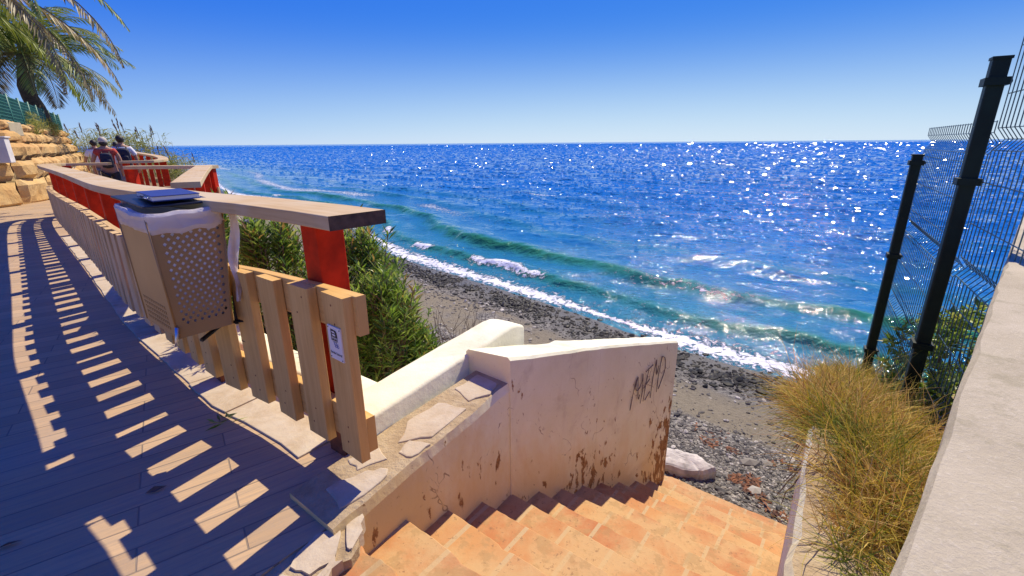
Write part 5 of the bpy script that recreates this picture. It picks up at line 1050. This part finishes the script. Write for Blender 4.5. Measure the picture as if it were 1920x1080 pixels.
# ------------------------------------------------------------------ walkers
def skin_mesh(name, nodes, edges, mat, parent, sub=2):
    bm = bmesh.new(); vs = [bm.verts.new(p) for p, r_ in nodes]; [bm.edges.new((vs[a_], vs[b_])) for a_, b_ in edges]; me = bpy.data.meshes.new(name); bm.to_mesh(me); bm.free()
    ob = bpy.data.objects.new(name, me); COL.objects.link(ob); ob.modifiers.new('skin', 'SKIN'); me.skin_vertices or None
    for sv, (p, r_) in zip(me.skin_vertices[0].data, nodes): sv.radius = r_ if isinstance(r_, tuple) else (r_, r_)
    me.skin_vertices[0].data[0].use_root = True; ss_ = ob.modifiers.new('sub', 'SUBSURF'); ss_.levels = sub; ss_.render_levels = sub; bpy.context.view_layer.update()
    m2 = bpy.data.meshes.new_from_object(ob.evaluated_get(bpy.context.evaluated_depsgraph_get())); bpy.data.objects.remove(ob); m2.materials.clear(); m2.materials.append(mat); m2.polygons.foreach_set('use_smooth', [True] * len(m2.polygons)); m2.name = name
    o2 = bpy.data.objects.new(name, m2); COL.objects.link(o2); o2.parent = parent; return o2
def person(loc, rz, hgt, shirt, shorts, label, headgear, stride=.16, sleeve=.5, arms=((.30, .12), (.26, -.10))):
    root = empty('person', loc, label, 'person', 'walkers on the far walkway'); root.rotation_euler = (0, 0, rz); k = hgt / 1.72
    J = lambda x, y, z: (x * k, y * k, z * k)
    nodes = [(J(0, 0, .98), (.155 * k, .11 * k)), (J(0, .01, 1.18), (.14 * k, .10 * k)), (J(0, .02, 1.36), (.165 * k, .105 * k)), (J(0, .01, 1.46), (.08 * k, .07 * k)), (J(0, .02, 1.53), (.05 * k, .05 * k)), (J(0, .03, 1.62), (.078 * k, .095 * k)), (J(0, .02, 1.69), (.06 * k, .075 * k))]
    ed = [(0, 1), (1, 2), (2, 3), (3, 4), (4, 5), (5, 6)]
    def chain(start, pts): 
        prev = start
        for p, r_ in pts: nodes.append((J(*p), r_ * k)); ed.append((prev, len(nodes) - 1)); prev = len(nodes) - 1
    for sx, st, (ax, ay) in ((-1, stride, arms[0]), (1, -stride, arms[1])):
        chain(0, [((.095 * sx, 0, .90), .095), ((.10 * sx, st * .55 + .03, .52), .060), ((.10 * sx, st - .06, .30), .055), ((.10 * sx, st - .09, .09), .038), ((.105 * sx, st + .04, .045), .040), ((.11 * sx, st + .12, .03), .030)])
        chain(3, [((.17 * sx, 0, 1.42), .062), ((.235 * sx, -.02, 1.28), .050), ((ax * sx, ay * .3, 1.12), .042), ((ax * .97 * sx, ay + .05, .93), .034), ((ax * .95 * sx, ay + .08, .85), .036), ((ax * .93 * sx, ay + .10, .77), .022)])
    skin_mesh('body', nodes, ed, M['skin'], root)
    g = .018 * k
    sn = [(J(0, 0, .93), (.165 * k, .12 * k)), (J(0, .01, 1.15), (.158 * k, .118 * k)), (J(0, .02, 1.34), (.180 * k, .120 * k)), (J(0, .01, 1.45), (.085 * k, .075 * k))]; se = [(0, 1), (1, 2), (2, 3)]
    for sx, (ax, ay) in ((-1, arms[0]), (1, arms[1])):
        sn.append((J(.17 * sx, 0, 1.41), .080 * k)); se.append((2, len(sn) - 1)); sn.append((J(.225 * sx, -.02, 1.30), .072 * k)); se.append((len(sn) - 2, len(sn) - 1))
        if sleeve > .6: sn.append((J(.25 * sx, ay * .1, 1.22), .064 * k)); se.append((len(sn) - 2, len(sn) - 1))
    skin_mesh('shirt', sn, se, M[shirt], root)
    tn = [(J(0, 0, .97), (.168 * k, .122 * k))]; te = []
    for sx, st in ((-1, stride), (1, -stride)): tn += [(J(.095 * sx, .005, .86), .112 * k), (J(.10 * sx, st * .3 + .02, .68), .095 * k), (J(.10 * sx, st * .5 + .03, .55), .086 * k)]; te += [(0, len(tn) - 3), (len(tn) - 3, len(tn) - 2), (len(tn) - 2, len(tn) - 1)]
    skin_mesh('shorts', tn, te, M[shorts], root)
    for sx, st in ((-1, stride), (1, -stride)): skin_mesh('shoe', [(J(.10 * sx, st - .10, .05), .05 * k), (J(.105 * sx, st + .03, .045), .048 * k), (J(.11 * sx, st + .13, .035), .040 * k)], [(0, 1), (1, 2)], M['shorts_dark'], root)
    bm = bmesh.new(); bmesh.ops.create_uvsphere(bm, u_segments=16, v_segments=10, radius=1)
    for v in bm.verts: v.co = Vector((v.co.x * .092 * k, v.co.y * .108 * k + .012 * k, v.co.z * .10 * k + 1.655 * k)) if v.co.z > -.45 or v.co.y < .1 else Vector((v.co.x * .075 * k, v.co.y * .03, 1.60 * k))
    if headgear == 'cap':
        r_ = bmesh.ops.create_uvsphere(bm, u_segments=14, v_segments=6, radius=1)
        for v in r_['verts']: v.co = Vector((v.co.x * .085 * k, v.co.y * .07 * k + .10 * k, v.co.z * .012 * k + 1.67 * k))
    me = bpy.data.meshes.new('cap' if headgear == 'cap' else 'hair'); bm.to_mesh(me); bm.free(); me.materials.append(M['cap' if headgear == 'cap' else 'hair']); me.polygons.foreach_set('use_smooth', [True] * len(me.polygons))
    ob = bpy.data.objects.new(me.name, me); COL.objects.link(ob); ob.parent = root
    if headgear == 'cap':                                # hair below the cap
        bm = bmesh.new(); bmesh.ops.create_uvsphere(bm, u_segments=14, v_segments=8, radius=1)
        for v in bm.verts: v.co = Vector((v.co.x * .088 * k, v.co.y * .09 * k - .008 * k, v.co.z * .075 * k + 1.60 * k))
        me = bpy.data.meshes.new('hair'); bm.to_mesh(me); bm.free(); me.materials.append(M['hair']); ob = bpy.data.objects.new('hair', me); COL.objects.link(ob); ob.parent = root
    return root
def backpack(loc, rz, s_, label):
    root = empty('backpack', loc, label, 'backpack'); root.rotation_euler = (0, 0, rz)
    def lump(name, c, r_, mat):
        bm = bmesh.new(); bmesh.ops.create_cube(bm, size=2); bmesh.ops.subdivide_edges(bm, edges=bm.edges[:], cuts=4, use_grid_fill=True)
        for v in bm.verts:
            q = v.co.normalized() * 1.25; q = v.co.lerp(q, .45); v.co = Vector((c[0] + q.x * r_[0], c[1] + q.y * r_[1], c[2] + q.z * r_[2]))
        me = bpy.data.meshes.new(name); bm.to_mesh(me); bm.free(); me.materials.append(mat); me.polygons.foreach_set('use_smooth', [True] * len(me.polygons)); ob = bpy.data.objects.new(name, me); COL.objects.link(ob); ob.parent = root
    lump('main_bag', (0, 0, 0), (.14 * s_, .075 * s_, .21 * s_), M['pack']); lump('front_pocket', (0, -.085 * s_, -.07 * s_), (.10 * s_, .035 * s_, .10 * s_), M['pack'])
    for sx in (-1, 1):
        mb = MB(); pts = [(sx * .09 * s_, .06 * s_, -.17 * s_), (sx * .15 * s_, .16 * s_, -.06 * s_), (sx * .14 * s_, .29 * s_, .10 * s_), (sx * .11 * s_, .24 * s_, .24 * s_), (sx * .09 * s_, .08 * s_, .25 * s_), (sx * .08 * s_, .02 * s_, .17 * s_)]
        base = parent_loc(root); mb.tube([Vector(p) + base for p in pts], .016 * s_, 6); mb.build('strap', M['black'], root, smooth=True)
HD = math.radians(38)
person((-10.05, 12.0, 0), HD, 1.69, 'shirt_red', 'shorts_dark', 'walker in a red sleeveless top and pale cap seen from behind', 'cap', .16, .4)
backpack((-10.05 + .13, 12.0 - .17, 1.16), HD, .8, 'small dark shoulder bag on the back of the walker in red')
person((-10.42, 13.0, 0), HD, 1.74, 'shirt_white', 'shorts_grey', 'dark haired walker in a white t-shirt carrying a dark backpack', 'hair', -.15, .8)
backpack((-10.42 + .125, 13.0 - .16, 1.22), HD, 1.0, 'dark navy backpack worn by the walker in the white t-shirt')
person((-12.95, 15.1, 0), HD, 1.66, 'shirt_white', 'shorts_grey', 'distant walker in white nearest the stone wall, left of the red top', 'hair', .15, .8)
person((-12.35, 15.2, 0), HD, 1.60, 'shirt_grey', 'shorts_dark', 'distant walker in pale grey between the red top and white t-shirt', 'hair', -.14, .8)
